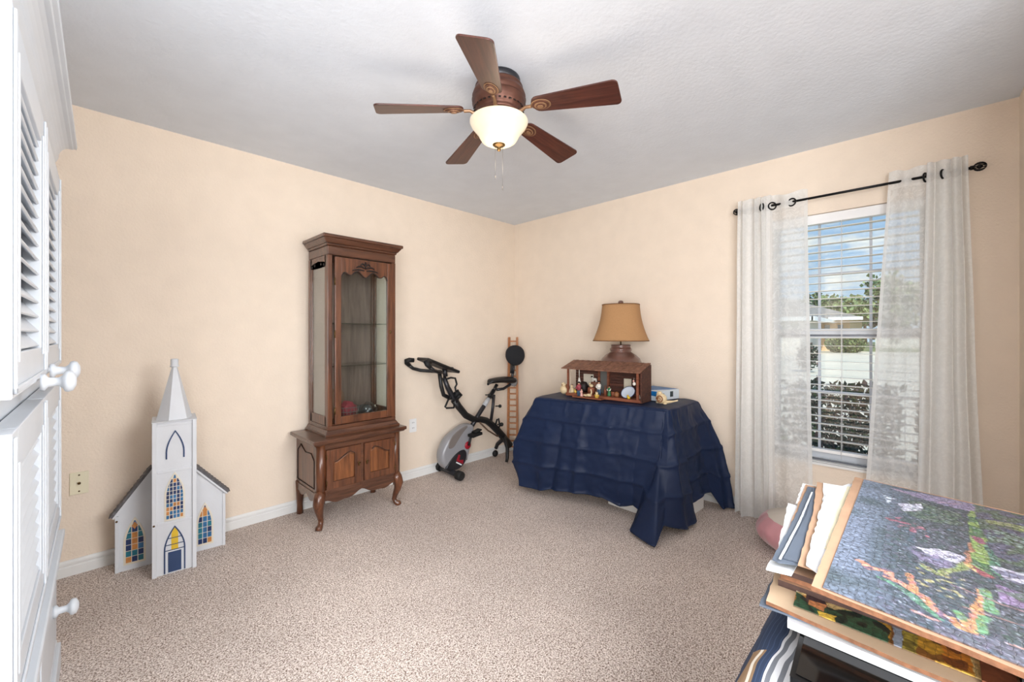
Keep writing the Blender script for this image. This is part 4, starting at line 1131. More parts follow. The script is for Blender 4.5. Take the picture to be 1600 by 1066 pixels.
ZQ = .742
keys = [  # s, top(x,y), mid(x,y,z) at w=.6, hem(x,y,z)
    (0.00, (3.05, 2.24), (3.06, 2.34, .42), (3.05, 2.36, .25)),
    (0.07, (2.80, 2.20), (2.78, 2.36, .38), (2.76, 2.38, .18)),
    (0.14, (2.56, 2.17), (2.47, 2.35, .36), (2.52, 2.35, .16)),
    (0.17, (2.48, 2.15), (2.395, 2.325, .30), (2.44, 2.29, .10)),
    (0.20, (2.446, 2.12), (2.405, 2.26, .34), (2.413, 2.25, .055)),
    (0.25, (2.475, 1.98), (2.43, 2.06, .34), (2.455, 2.09, .05)),
    (0.29, (2.50, 1.87), (2.455, 1.93, .34), (2.467, 1.99, .075)),
    (0.36, (2.53, 1.73), (2.48, 1.77, .34), (2.509, 1.80, .088)),
    (0.44, (2.575, 1.52), (2.535, 1.56, .34), (2.555, 1.60, .095)),
    (0.48, (2.60, 1.41), (2.55, 1.46, .34), (2.575, 1.47, .060)),
    (0.53, (2.625, 1.30), (2.575, 1.36, .34), (2.585, 1.37, .100)),
    (0.555, (2.640, 1.24), (2.560, 1.28, .34), (2.53, 1.31, .10)),
    (0.575, (2.648, 1.20), (2.525, 1.215, .32), (2.37, 1.285, .022)),
    (0.60, (2.652, 1.175), (2.515, 1.165, .31), (2.305, 1.085, .018)),
    (0.62, (2.66, 1.165), (2.545, 1.12, .32), (2.44, 1.09, .09)),
    (0.65, (2.69, 1.160), (2.62, 1.07, .33), (2.62, 1.03, .035)),
    (0.70, (2.76, 1.155), (2.74, 1.06, .33), (2.78, 1.045, .030)),
    (0.72, (2.80, 1.155), (2.79, 1.10, .34), (2.82, 1.075, .12)),
    (0.78, (2.93, 1.155), (2.93, 1.08, .36), (2.97, 1.06, .15)),
    (0.83, (3.04, 1.16), (3.05, 1.07, .36), (3.08, 1.045, .14)),
    (0.86, (3.10, 1.16), (3.13, 1.03, .34), (3.14, .99, .02)),
    (0.92, (3.17, 1.165), (3.20, .98, .34), (3.205, .93, .02)),
    (0.96, (3.20, 1.19), (3.225, .99, .34), (3.225, .93, .03)),
    (1.00, (3.215, 1.24), (3.235, 1.05, .36), (3.235, 1.0, .05)),
]
def kinterp(s):
    for (a, ta, ma, ha), (b_, tb_, mb, hb) in zip(keys, keys[1:]):
        if s <= b_ + 1e-9:
            u = (s - a) / (b_ - a); u = u * u * (3 - 2 * u) * .5 + u * .5
            f_ = lambda p, q: Vector([p[i] + (q[i] - p[i]) * u for i in range(len(p))])
            return f_(ta, tb_), f_(ma, mb), f_(ha, hb)
    return Vector(keys[-1][1]), Vector(keys[-1][2]), Vector(keys[-1][3])
cq = Vector((2.86, 1.68, 0))
def quilt(i, j):
    s, w = i, j
    T_, Mi, He = kinterp(s)
    T3 = Vector((T_.x, T_.y, ZQ))
    if w < .25:   # flat top
        q = w / .25; q = q ** .9
        p = cq.lerp(T3, q); p.z = ZQ + .014 + .003 * noise.noise(Vector((p.x * 6, p.y * 6, 0)))
        if q > .93: p.z -= .008 * ((q - .93) / .07)
        return p
    v = (w - .25) / .75
    # quadratic through T (v=0), Mi (v=.6), He (v=1)
    l0 = (v - .6) * (v - 1) / .6; l1 = v * (v - 1) / (.6 * -.4); l2 = v * (v - .6) / .4
    p = T3 * l0 + Vector(Mi) * l1 + Vector(He) * l2
    if v < .06: p.z = ZQ + .006 - .0 - (ZQ + .006 - p.z) * (v / .06)
    # outward normal approx
    s2 = min(1, s + .01); s1 = max(0, s - .01)
    d = (kinterp(s2)[1] - kinterp(s1)[1]); n_ = Vector((d.y, -d.x, 0)); n_ = -n_.normalized() if n_.length else Vector((0, 0, 0))
    # seams follow the length of drop
    drop = v * 3.75 + .25
    puff = 1 - (1 - abs(sin(pi * drop))) ** 4
    fold = .010 * sin(s * 95 + 2 * sin(s * 20)) * v + .016 * noise.noise(Vector((s * 22, v * 2.2, 1.5))) * (.3 + v) + .005 * noise.noise(Vector((s * 60, v * 14, 4.5)))
    off = .0135 * puff - .007 + fold
    p = p + n_ * off
    p.x = min(p.x, XW - .018); p.z = max(p.z, .014)
    return p
g = G().grid(320, 170, quilt)
q_ = g.build('quilt', M_cloth, None, (2.86, 1.68, 0), solid=.010)
tag(q_, 'navy blue quilted comforter draped over the table, one corner trailing on the carpet', 'comforter')

# ------------------------------------------------------------------ things on the quilted table
zt = ZQ + .024
lamp = thing('table_lamp', 'table lamp with round brown ceramic base and bell shaped burlap shade', 'lamp', (3.035, 1.722, zt)); 
g = G().lathe([(0, 0), (.10, 0), (.135, .02), (.160, .07), (.170, .13), (.172, .20), (.166, .25), (.148, .290), (.115, .320), (.086, .338), (.078, .345), (.086, .352), (.088, .364), (.078, .374), (.075, .388), (.080, .394), (.072, .400), (0, .400)], n=44)
g.build('ceramic_base', M_ceramic, lamp)
g = G().tube([(0, 0, .40), (0, 0, .43), (0, 0, .73)], .006, 8); g.tube([(0, -.04, .60), (0, -.055, .50), (0, 0, .43)], .002, 5).tube([(0, .04, .60), (0, .055, .50), (0, 0, .43)], .002, 5); g.build('lamp_stem', M_brass, lamp)
zs0, zs1 = .432, .722
def shade_fn(i, j):
    a = 2 * pi * i; t_ = j
    r0 = .146 + (.212 - .146) * ((1 - t_) ** 1.9) + .006 * (1 - t_)
    sq = (abs(cos(a)) ** 3.2 + abs(sin(a)) ** 3.2) ** (-1 / 3.2); sq = .55 + .45 * sq
    a2 = a + .4
    return (r0 * sq * cos(a2), r0 * sq * sin(a2), zs0 + (zs1 - zs0) * t_)
g = G().grid(56, 14, shade_fn, wrap=True); sh = g.build('lamp_shade', M_shade, lamp, solid=.003)
g = G()
for t_ in (0, 1): g.tube([shade_fn(k / 56, t_) for k in range(56)], .004, 6, closed=True)
g.build('shade_trim', mat('shade_trim_brown', (120, 82, 48), .8), sh)
G().ball((0, 0, .742), (.022, .022, .016)).tube([(0, 0, .72), (0, 0, .74)], .006, 6).build('finial', M_ceramic, lamp)

# stable (rotated slightly): local u along the front to the right (-Y), depth d away from the viewer (+X)
S0 = Vector((2.668, 2.00, 0)); ud = Vector((.035, -.622, 0)); SL = ud.length; ud.normalize(); dd_ = Vector((-ud.y, ud.x, 0))
if dd_.x < 0: dd_ = -dd_
def S(u, d, z): return tuple(S0 + ud * u + dd_ * d + Vector((0, 0, zt + z)))
st = thing('cabin_model', 'miniature brown wooden cabin porch with slatted roof, set in front of the lamp', 'model cabin', S(SL / 2, .08, 0)); O = st.location
Rst = Matrix((ud, dd_, Vector((0, 0, 1)))).transposed()
def sb(g, u0, u1, d0, d1, z0, z1, mi=0):
    c = S((u0 + u1) / 2, (d0 + d1) / 2, (z0 + z1) / 2); g.box(c, (abs(u1 - u0), abs(d1 - d0), abs(z1 - z0)), R=Rst, mi=mi); return g
FZ = .022
sb(G(), 0, SL, 0, .165, 0, FZ).build('porch_floor', M_logr, st, O, bevel=.002)
sb(G(), .095, .345, -.055, 0, 0, .010).build('porch_step', M_logr, st, O, bevel=.002)
g = G()
nb = 9
for k in range(nb): sb(g, .0, SL, .150, .158 + .002 * (k % 2), FZ + k * .022, FZ + (k + 1) * .022 - .0015)
g.build('rear_wall', M_logd, st, O)
g = G(); sb(g, SL - .004, SL + .006, .0, .165, 0, .215); g.prism([(.0, .215), (.165, .215), (.165, .262), (.15, .262)], lambda a, z, d: S(SL - .004 + d, a, z), 0, .010); g.build('end_wall', M_logd, st, O)
g = G()
# roof: slope from front eave (d=-.03, z=.222) to ridge (d=.13, z=.268)
nP = 26
for k in range(nP):
    u0 = -.02 + (SL + .03) * k / nP; u1 = -.02 + (SL + .03) * (k + 1) / nP - .0015
    h_ = .0015 * (k % 2)
    a = [S(u0, -.035, .212), S(u1, -.035, .212), S(u1, .15, .268), S(u0, .15, .268)]
    b_ = [(x, y, z + .006 + h_) for x, y, z in a]
    g.add(a + b_, [(3, 2, 1, 0), (4, 5, 6, 7), (0, 1, 5, 4), (1, 2, 6, 5), (2, 3, 7, 6), (3, 0, 4, 7)])
g.build('slatted_roof', M_log, st, O)
for u, w in ((.016, .014), (.595, .016)):
    sb(G(), u - w / 2, u + w / 2, .004, .004 + w, FZ, .218).build('porch_post', M_logr, st, O, bevel=.001)
sb(G(), .036, .042, .006, .012, FZ, .215).build('thin_post', mat('pale_stick', (196, 178, 158), .7), st, O)
for u in (.222, .300): sb(G(), u - .007, u + .007, .13, .150, FZ, .205).build('door_post', M_logr, st, O)
sb(G(), .229, .293, .142, .149, FZ, .20).build('door', M_figgrey, st, O)
def win_(u0, u1, z0, z1, mm):
    g = G(); sb(g, u0, u1, .146, .1495, z0, z1); w_ = g.build('curtained_window', mm, st, O)
    g = G(); sb(g, (u0 + u1) / 2 - .012, (u0 + u1) / 2 + .012, .1445, .1465, z0 + .01, z1 - .02); g.build('dark_pane', M_figgrey, w_)
win_(.075, .165, .075, .165, mat('lace_window', (196, 188, 172), .8)); win_(.425, .485, .055, .150, mat('beige_window', (206, 196, 176), .8))

def fig(name, label, cat, u, d, z=FZ, grp='figurines on the cabin porch'):
    return thing(name, label, cat, S(u, d, z), group=grp)
def standing(par, h, body, legs, head=M_skin, hat=None, robe=False):
    w = h * .17
    if robe: G().lathe([(0, 0), (w * 1.15, 0), (w * 1.1, h * .1), (w * .8, h * .45), (w * .95, h * .66), (w * .7, h * .76), (w * .25, h * .8), (0, h * .8)], n=12).build('robe', legs, par)
    else:
        g = G()
        for s in (-1, 1): g.tube([(0, s * w * .42, 0), (0, s * w * .42, h * .45)], [w * .42, w * .48], 8)
        g.build('trousers', legs, par)
        G().lathe([(0, h * .38), (w * .85, h * .4), (w * .8, h * .55), (w * 1.0, h * .68), (w * .75, h * .77), (w * .25, h * .8), (0, h * .8)], n=12).build('shirt', body, par)
    G().ball((0, 0, h * .865), (w * .5, w * .5, h * .085)).build('head', head, par)
    g = G()
    for s in (-1, 1): g.tube([(0, s * w * .85, h * .70), (-w * .6, s * w * 1.0, h * .56), (-w * 1.1, s * w * .35, h * .52)], [w * .30, w * .27, w * .22], 7)
    g.build('arms', body, par)
    if hat is not None: G().lathe([(0, h * .91), (w * .85, h * .905), (w * .85, h * .925), (w * .45, h * .93), (w * .42, h * .99), (0, h)], n=12).build('hat', hat, par)
def quadruped(par, l, m, up=0, head=None, tail=False, legs=True):
    h = l * .62
    g = G().ball((0, 0, h * .62), (l * .22, l * .42, l * .22))
    if legs:
        for a in (-1, 1):
            for b_ in (-1, 1): g.tube([(a * l * .11, b_ * l * .27, 0), (a * l * .12, b_ * l * .27, h * .6)], [l * .05, l * .08], 6)
    g.tube([(0, l * .3, h * .75), (0, l * .42, h * 1.1 + up)], [l * .15, l * .11], 7); g.build('body', m, par)
    G().ball((-.0, l * .48, h * 1.22 + up), (l * .12, l * .18, l * .12)).tube([(0, l * .6, h * 1.18 + up), (0, l * .68, h * 1.12 + up)], [l * .07, l * .05], 6).build('head', head or m, par)
    if tail: G().tube([(0, -l * .38, h * .8), (0, -l * .5, h * 1.3), (0, -l * .42, h * 1.6)], [l * .08, l * .05, l * .02], 6).build('tail', m, par)
def sitting(par, h, m, m2=None):
    G().lathe([(0, 0), (h * .34, 0), (h * .38, h * .15), (h * .3, h * .4), (h * .2, h * .6), (0, h * .65)], n=12).build('body', m, par)
    G().ball((-h * .06, 0, h * .78), (h * .2, h * .19, h * .19)).build('head', m, par)
    g = G()
    for s in (-1, 1): g.ball((0, s * h * .13, h * .98), (h * .05, h * .06, h * .1))
    g.build('ears', m2 or m, par)
    g = G()
    for s in (-1, 1): g.tube([(-h * .25, s * h * .12, h * .35), (-h * .36, s * h * .12, 0)], h * .08, 6)
    g.build('forelegs', m, par)
o = fig('gourd_bird', 'round cream and brown resin bird left of the cabin', 'figurine', -.045, .05, 0)
G().ball((0, 0, .036), (.034, .04, .036), 16, 10).build('body', M_resin, o); G().ball((-.01, .0, .077), (.02, .022, .018), 12, 8).build('head', M_resin, o); G().ball((.005, -.026, .055), (.022, .02, .03)).build('wing', M_resinb, o); G().tube([(-.026, 0, .077), (-.038, 0, .074)], [.006, .001], 6).build('beak', M_resinb, o)
o = fig('sitting_dog', 'cream dog figurine sitting at the left end of the porch', 'figurine', .035, .035); sitting(o, .062, M_resin, M_resinb)
o = fig('wagon_wheel', 'small brown wheel propped on the porch beside the cream dog', 'figurine', .066, .06)
g = G().tube([(0, .02 * cos(a), .022 + .02 * sin(a)) for a in [2 * pi * k / 20 for k in range(20)]], .0028, 6, closed=True)
for k in range(3): a = pi * k / 3; g.tube([(0, .02 * cos(a), .022 + .02 * sin(a)), (0, -.02 * cos(a), .022 - .02 * sin(a))], .0014, 5)
g.build('rim', M_resinb, o)
for u, lab in ((.078, 'pale yellow chick figurine left of the porch person'), (.108, 'larger pale yellow chick figurine touching the red and blue person')):
    o = fig('chick', lab, 'figurine', u, .02); s_ = .011 if u < .1 else .014
    G().ball((0, 0, s_), s_).build('body', M_figyel, o); G().ball((-.003, .004, s_ * 2.1), s_ * .6).build('head', M_figyel, o); G().tube([(-.006, .004, s_ * 2.1), (-.016, .005, s_ * 2.0)], [.003, .001], 5).build('beak', M_orange, o)
o = fig('brown_barrel_stove', 'dark brown round stove against the cabin wall, under the lace window', 'figurine', .095, .115)
G().lathe([(0, 0), (.03, 0), (.036, .03), (.034, .06), (.022, .08), (0, .085)], n=16).build('pot', M_dark, o)
o = fig('hanging_bell', 'white bell hanging from the cabin roof by a white cord', 'figurine', .088, .06, .105)
G().lathe([(0, .035), (.006, .034), (.008, .02), (.012, .004), (.013, 0), (0, .001)], n=14).build('bell', M_figwhite, o); G().tube([(0, 0, .034), (0, 0, .105)], [.002, .004], 6).build('cord', M_figwhite, o)
o = fig('standing_person_figurine', 'figurine of a person in red shirt and blue overalls on the porch step', 'figurine', .135, -.020, .010); standing(o, .110, M_figred, M_figblue, hat=M_dark)
o = fig('kneeling_angel', 'pale pink kneeling figurine on the porch step', 'figurine', .163, -.028, .010); standing(o, .058, M_figpink, M_figpink, robe=True)
o = fig('rooster_crock', 'terracotta coloured crock with a hen on top at the back of the porch', 'figurine', .190, .07)
G().lathe([(0, 0), (.024, 0), (.030, .015), (.028, .045), (.022, .05), (0, .05)], n=16).build('crock', M_logr, o); G().ball((0, 0, .062), (.012, .018, .013)).ball((0, .014, .078), .008).build('hen', M_resin, o)
o = fig('wooden_cupboard', 'small orange brown cupboard standing against the cabin wall', 'figurine', .185, .135)
G().b2((-.012, -.028, 0), (.012, .028, .085)).build('carcass', M_logr, o, bevel=.001); G().b2((-.013, -.024, .006), (-.012, -.001, .08)).build('door', M_log, o); G().b2((-.013, .001, .006), (-.012, .024, .08)).build('door', M_log, o)
o = fig('black_white_cow', 'black and white cow figurine on the cupboard top', 'figurine', .185, .13, FZ + .086); quadruped(o, .052, M_figwhite, head=M_dark)
o = fig('banjo_player_figurine', 'figurine of a person in white shirt, blue trousers and black hat by the cabin door', 'figurine', .268, .05); standing(o, .108, M_figwhite, M_figblue, hat=M_dark)
o = fig('butter_churn', 'thin brown butter churn beside the person in white', 'figurine', .315, .06)
G().lathe([(0, 0), (.012, 0), (.010, .03), (.011, .042), (.004, .046), (.0025, .075), (0, .075)], n=12).build('churn', M_logr, o)
o = fig('green_dress_figurine', 'small figurine in a green dress with black hair sitting on the porch', 'figurine', .352, .055); standing(o, .078, M_figwhite, M_figgreen, hat=M_dark, robe=True)
o = fig('clay_pot', 'small reddish clay pot to the right of the green dress figurine', 'figurine', .388, .045); G().lathe([(0, 0), (.012, 0), (.016, .02), (.015, .03), (.017, .034), (.012, .034), (0, .03)], n=14).build('pot', M_logr, o)
o = fig('woven_basket', 'small brown woven basket with a lid near the enamel plate', 'figurine', .42, .04); G().lathe([(0, 0), (.014, 0), (.020, .015), (.016, .03), (.006, .038), (0, .04)], n=14).build('basket', M_resinb, o)
o = fig('goose_figurine', 'cream goose figurine with raised neck on the porch step', 'figurine', .225, -.025, .010)
G().ball((0, 0, .014), (.013, .024, .012)).build('body', M_resin, o); G().tube([(0, -.016, .018), (0, -.024, .038), (0, -.018, .056), (0, -.016, .06)], [.008, .005, .004, .005], 7).build('neck', M_resin, o)
o = fig('piglet_figurine', 'small cream piglet figurine lying beside the goose', 'figurine', .197, -.02, .010); G().ball((0, 0, .009), (.009, .017, .009)).build('body', M_resin, o); G().ball((0, .017, .011), .007).build('head', M_resin, o)
o = fig('yellow_pail', 'small cream and yellow pail with a kitten on the right end of the step', 'figurine', .292, -.025, .010)
G().lathe([(0, 0), (.013, 0), (.018, .022), (.019, .024), (.012, .024), (0, .02)], n=14).build('pail', M_figyel, o); G().ball((0, 0, .031), .011).ball((0, -.007, .041), .004).ball((0, .007, .041), .004).build('kitten', M_resin, o)
pr = fig('enamel_plate', 'round blue rimmed white enamel plate leaning at the right of the porch', 'plate', .505, .055)
Rp = RZ(atan2(ud.y, ud.x)) @ RX(radians(52))
def pf(prof): return G().lathe(prof, (0, 0, .036), 34, R=Rp)
Rp = RY(radians(-38))
Rp = RZ(.0) @ RY(radians(-48))
pf([(0, 0), (.030, 0), (.036, .004), (.050, .007), (.052, .009), (.049, .010), (.036, .007), (.028, .003), (0, .003)]).build('dish', M_enamel, pr)
G().tube([Vector((0, 0, .036)) + Rp @ Vector((.051 * cos(a), .051 * sin(a), .009)) for a in [2 * pi * k / 36 for k in range(36)]], .0022, 6, closed=True).build('rim', M_enrim, pr)
o = fig('yellow_chick', 'bright yellow duckling figurine in front of the enamel plate', 'figurine', .530, .005); G().ball((0, 0, .010), (.011, .013, .010)).build('body', M_yel, o); G().ball((0, .006, .023), .007).build('head', M_yel, o)
o = fig('hanging_goose', 'small white goose hanging on the right porch post', 'figurine', .578, -.010, .125); G().ball((0, 0, .01), (.008, .012, .013)).build('body', M_figwhite, o); G().ball((0, .004, .030), .007).build('head', M_figpink, o); G().tube([(0.002, .004, .035), (.006, .004, .05)], .001, 4).build('string', M_figwhite, o)
o = fig('white_rabbit', 'small white rabbit figurine at the right corner of the porch', 'figurine', .585, .06); sitting(o, .026, M_figwhite)

# printed box and big snail bird on the right
bb = thing('printed_carton', 'blue and white printed carton behind the right end of the cabin', 'box', (3.0, 1.42, zt), radians(-12)); 
G().b2((-.10, -.10, 0), (.16, .13, .070)).build('carton_body', M_boxwhite, bb, bevel=.002)
G().prism([(-.098, -.02), (-.098, .128), (.158, .128), (.158, -.085), (.06, -.07), (-.03, -.03)], lambda a, b_, d: (a, b_, d), .070, .0715).build('blue_print', M_boxblue, bb)
G().prism([(-.09, .034), (.10, .040), (.125, .069), (-.098, .069)], lambda a, z, d: (-.1022 + d, a, z), 0, .0015).build('blue_print', M_boxblue, bb)
g = G().prism([(.02, .038), (.10, .040), (.085, .026), (.05, .030), (.01, .024)], lambda a, z, d: (-.1026 + d, a, z), 0, .0012); g.b2((-.1012, .03, .0), (-.10, .06, .04), 1); g.b2((-.1012, -.02, .012), (-.10, -.005, .035), 1)
g.prism([(-.095, .0), (-.095, .09), (-.06, .09), (-.07, .0)], lambda a, b_, d: (a, b_, d), .0716, .0722, 0)
g.build('printed_label', [M_boxlime, M_boxdark], bb)
g = G().b2((.05, -.1012, .02), (.085, -.10, .06)); g.b2((-.05, -.1012, .025), (-.02, -.10, .05)); g.build('side_print', M_boxdark, bb)
sn = thing('resin_snail', 'cream and brown swirled resin snail with a long stick tail, right of the cabin', 'figurine', (2.80, 1.275, zt + .0), radians(5))
g = G().ball((0, .0, .036), (.028, .038, .036), 18, 12); g.build('shell', M_resin, sn)
g = G().tube([(-.026 - .001 * k, .024 * (1 - k / 26) * cos(k * .55) + .0, .034 + .026 * (1 - k / 26) * sin(k * .55)) for k in range(24)], [.005 - .00014 * k for k in range(24)], 7); g.build('spiral', M_resinb, sn)
G().ball((0, .012, .074), (.016, .017, .013)).ball((0, .024, .066), (.010, .010, .010)).build('crown_bud', M_resin, sn)
g = G().tube([(0, -.02, .014), (-.004, -.05, .018), (0, -.08, .024), (0, -.112, .034)], [.016, .010, .006, .005], 8); g.build('tail', M_resin, sn)
g = G()
for s in (-1, 1): g.ball((s * .015, .03 * s, .006), (.010, .014, .007))
g.build('feet', M_resin, sn)

# ------------------------------------------------------------------ pink pouf
pf_ = thing('pink_pouf', 'low round pouf with pink satin side and pale beige top on the carpet', 'pouf', (2.86, .50, 0))
def pouf_fn(i, j):
    a = 2 * pi * i; t_ = j
    r = .20 * (sin(pi * (.10 + .72 * t_)) ** .55); z = .004 + .175 * t_
    k = 1 + .05 * noise.noise(Vector((cos(a) * 3, sin(a) * 3, t_ * 2))) + .018 * sin(a * 17 + 3 * t_)
    return (r * k * cos(a), r * k * sin(a), z + .012 * sin(a + .5) * t_)
G().grid(70, 16, pouf_fn, wrap=True).build('satin_side', M_pink, pf_)
def ptop(i, j):
    a = 2 * pi * i; q = pouf_fn(i, 1.0); r = j
    return (q[0] * r * 1.0, q[1] * r, (q[2] + .0) + .035 * (1 - r * r))
G().grid(50, 10, ptop, wrap=True).build('beige_top', M_beige, pf_)

# ------------------------------------------------------------------ covered table with the puzzles, lower right
def stripes():
    m, t, b = nodes('striped_comforter')
    b.inputs['Roughness'].default_value = .85
    tcn = t.nodes.new('ShaderNodeTexCoord'); sp_ = t.nodes.new('ShaderNodeSeparateXYZ')
    nz = t.nodes.new('ShaderNodeTexNoise'); nz.inputs['Scale'].default_value = 6; nz.inputs['Detail'].default_value = 2
    vm = t.nodes.new('ShaderNodeVectorMath'); vm.operation = 'SCALE'; vm.inputs['Scale'].default_value = .05
    va = t.nodes.new('ShaderNodeVectorMath')
    t.links.new(tcn.outputs['Object'], nz.inputs['Vector']); t.links.new(nz.outputs['Color'], vm.inputs[0]); t.links.new(tcn.outputs['Object'], va.inputs[0]); t.links.new(vm.outputs[0], va.inputs[1])
    t.links.new(va.outputs[0], sp_.inputs[0])
    def ramp(stops):
        r = t.nodes.new('ShaderNodeValToRGB'); r.color_ramp.interpolation = 'CONSTANT'; e = r.color_ramp.elements
        e[0].position = 0; e[0].color = lin(stops[0][1]); e[1].position = stops[1][0]; e[1].color = lin(stops[1][1])
        for p, c in stops[2:]: x = e.new(p); x.color = lin(c)
        return r
    def fracmul(k):
        m1 = t.nodes.new('ShaderNodeMath'); m1.operation = 'MULTIPLY'; m1.inputs[1].default_value = k
        m2 = t.nodes.new('ShaderNodeMath'); m2.operation = 'FRACT'
        t.links.new(sp_.outputs['Y'], m1.inputs[0]); t.links.new(m1.outputs[0], m2.inputs[0]); return m2
    ra = ramp([(0, (226, 228, 232)), (.55, (122, 126, 134))]); f1 = fracmul(58); t.links.new(f1.outputs[0], ra.inputs[0])
    rb = ramp([(0, (150, 122, 92)), (.72, (226, 218, 204))]); f2 = fracmul(52); t.links.new(f2.outputs[0], rb.inputs[0])
    rc = ramp([(0, (44, 60, 88)), (.8, (62, 80, 110))]); f3 = fracmul(120); t.links.new(f3.outputs[0], rc.inputs[0])
    def gt(sock, v, mul=1):
        m1 = t.nodes.new('ShaderNodeMath'); m1.operation = 'GREATER_THAN'; m1.inputs[1].default_value = v; t.links.new(sock, m1.inputs[0]); return m1
    # navy band where y + .35x... runs slightly diagonal ; local coordinates
    dg = t.nodes.new('ShaderNodeMath'); dg.operation = 'MULTIPLY_ADD'; dg.inputs[1].default_value = -.16
    t.links.new(sp_.outputs['X'], dg.inputs[0]); t.links.new(sp_.outputs['Y'], dg.inputs[2])
    g1 = gt(sp_.outputs['Y'], .280); g2 = gt(sp_.outputs['X'], -.145)
    g3 = t.nodes.new('ShaderNodeMath'); g3.operation = 'SUBTRACT'; g3.use_clamp = True; g3.inputs[0].default_value = 1; t.links.new(g2.outputs[0], g3.inputs[1])
    gg = gt(sp_.outputs['Y'], .297)
    g4 = t.nodes.new('ShaderNodeMath'); g4.operation = 'MULTIPLY'; t.links.new(g3.outputs[0], g4.inputs[0]); t.links.new(gg.outputs[0], g4.inputs[1])
    mx1 = t.nodes.new('ShaderNodeMix'); mx1.data_type = 'RGBA'; mx2 = t.nodes.new('ShaderNodeMix'); mx2.data_type = 'RGBA'
    t.links.new(g1.outputs[0], mx1.inputs[0]); t.links.new(ra.outputs[0], mx1.inputs[6]); t.links.new(rc.outputs[0], mx1.inputs[7])
    t.links.new(g4.outputs[0], mx2.inputs[0]); t.links.new(mx1.outputs[2], mx2.inputs[6]); t.links.new(rb.outputs[0], mx2.inputs[7])
    t.links.new(mx2.outputs[2], b.inputs['Base Color'])
    return m
ct = thing('folding_table', 'low table hidden under the striped comforter and puzzle stack', 'table', (1.06, -.07, 0)); O = ct.location
G().b2((.40, -.355, .60), (1.70, .19, .64)).build('table_top', M_tw, ct, O, bevel=.004)
for x in (.44, 1.66):
    for y in (-.32, .155): G().box((x, y, .30), (.03, .03, .60)).build('leg', M_tw, ct, O)
def sc(i, j):
    x = .36 + 1.38 * i; v = j
    L_ = v * 1.12   # from wall side edge across the top then down
    y = -.362 + L_; z = .652 + .002 * noise.noise(Vector((x * 8, L_ * 8, 0)))
    if y > .195:
        e_ = y - .195; y = .195 + .014 * min(1, e_ / .03) + .37 * min(e_, .26) + .008 * sin(x * 34) * min(1, e_ / .3); z = .652 - e_
        if e_ < .03: z = .652 - .012 * (e_ / .03)
        else: z = .640 - (e_ - .03)
    return (x, y, z)
sc_ = G().grid(80, 90, sc).build('striped_comforter', stripes(), None, (1.06, -.07, .64), solid=.008)
tag(sc_, 'white, grey, navy and tan striped comforter covering the table under the puzzles', 'comforter')

def slab(name, pts, z0, z1, m, rough=0, seed=1, edge=None, parent=None, origin=None, bevel=0):
    """board with optionally torn outline"""
    o = []
    rr = random.Random(seed)
    for k in range(len(pts)):
        a, b_ = Vector(pts[k]), Vector(pts[(k + 1) % len(pts)])
        n = max(1, int((b_ - a).length / .02)) if rough else 1
        for i in range(n):
            p = a.lerp(b_, i / n)
            if rough and i: p = p + Vector((rr.uniform(-1, 1), rr.uniform(-1, 1))) * rough
            o.append((p.x, p.y))
    g = G(); n = len(o)
    vs_ = [(a, b_, z0) for a, b_ in o] + [(a, b_, z1) for a, b_ in o]
    mats = [m, edge or m]
    g.add(vs_, [list(range(n))[::-1], list(range(n, 2 * n))], 0)
    g.add(vs_, [(i, (i + 1) % n, n + (i + 1) % n, n + i) for i in range(n)], 1)
    return g.build(name, mats, parent, origin if parent else (sum(p[0] for p in o) / n, sum(p[1] for p in o) / n, z0), bevel=bevel)

# television panel
tv = thing('flat_television', 'glossy black flat panel television lying face up at the bottom of the pile', 'television', (.95, -.07, .657)); O = tv.location
slab('casing', [(.795, .148), (1.16, .168), (1.13, -.34), (.768, -.34)], .657, .694, mat('gloss_casing', (8, 8, 9), .35, spec=.3), parent=tv, origin=O, bevel=.005)
slab('screen', [(.805, .141), (1.15, .160), (1.12, -.33), (.778, -.33)], .694, .6955, M_screen, parent=tv, origin=O)
tag(slab('foam_board', [(.918, .174), (.94, .178), (1.60, .20), (1.58, -.34), (.905, -.34)], .6965, .711, M_foam), 'thick white foam board lying directly on the black television', 'board')
tag(slab('slate_board', [(.925, .222), (1.05, .226), (1.55, .235), (1.5, -.2), (.95, -.2)], .712, .716, M_slate, .0015), 'dark grey card edge sticking out left beneath the pale cardboard sheet', 'board')
tag(slab('cardboard_sheet', [(1.075, .225), (.931, .212), (.909, .013), (.915, -.34), (1.60, -.34), (1.62, .21)], .717, .724, M_kraftl, .0012, 3, M_edge), 'large pale tan cardboard sheet below the autumn puzzle', 'cardboard')
tag(slab('wood_board', [(1.03, -.072), (.928, -.069), (.925, -.105), (1.03, -.108)], .7245, .733, M_tw), 'short brown wooden board right of the autumn puzzle', 'board')
tag(slab('dark_folder', [(1.03, -.112), (.955, -.110), (.95, -.30), (1.03, -.30)], .7245, .742, M_black), 'black folder edge at the far right under the top puzzle', 'folder')

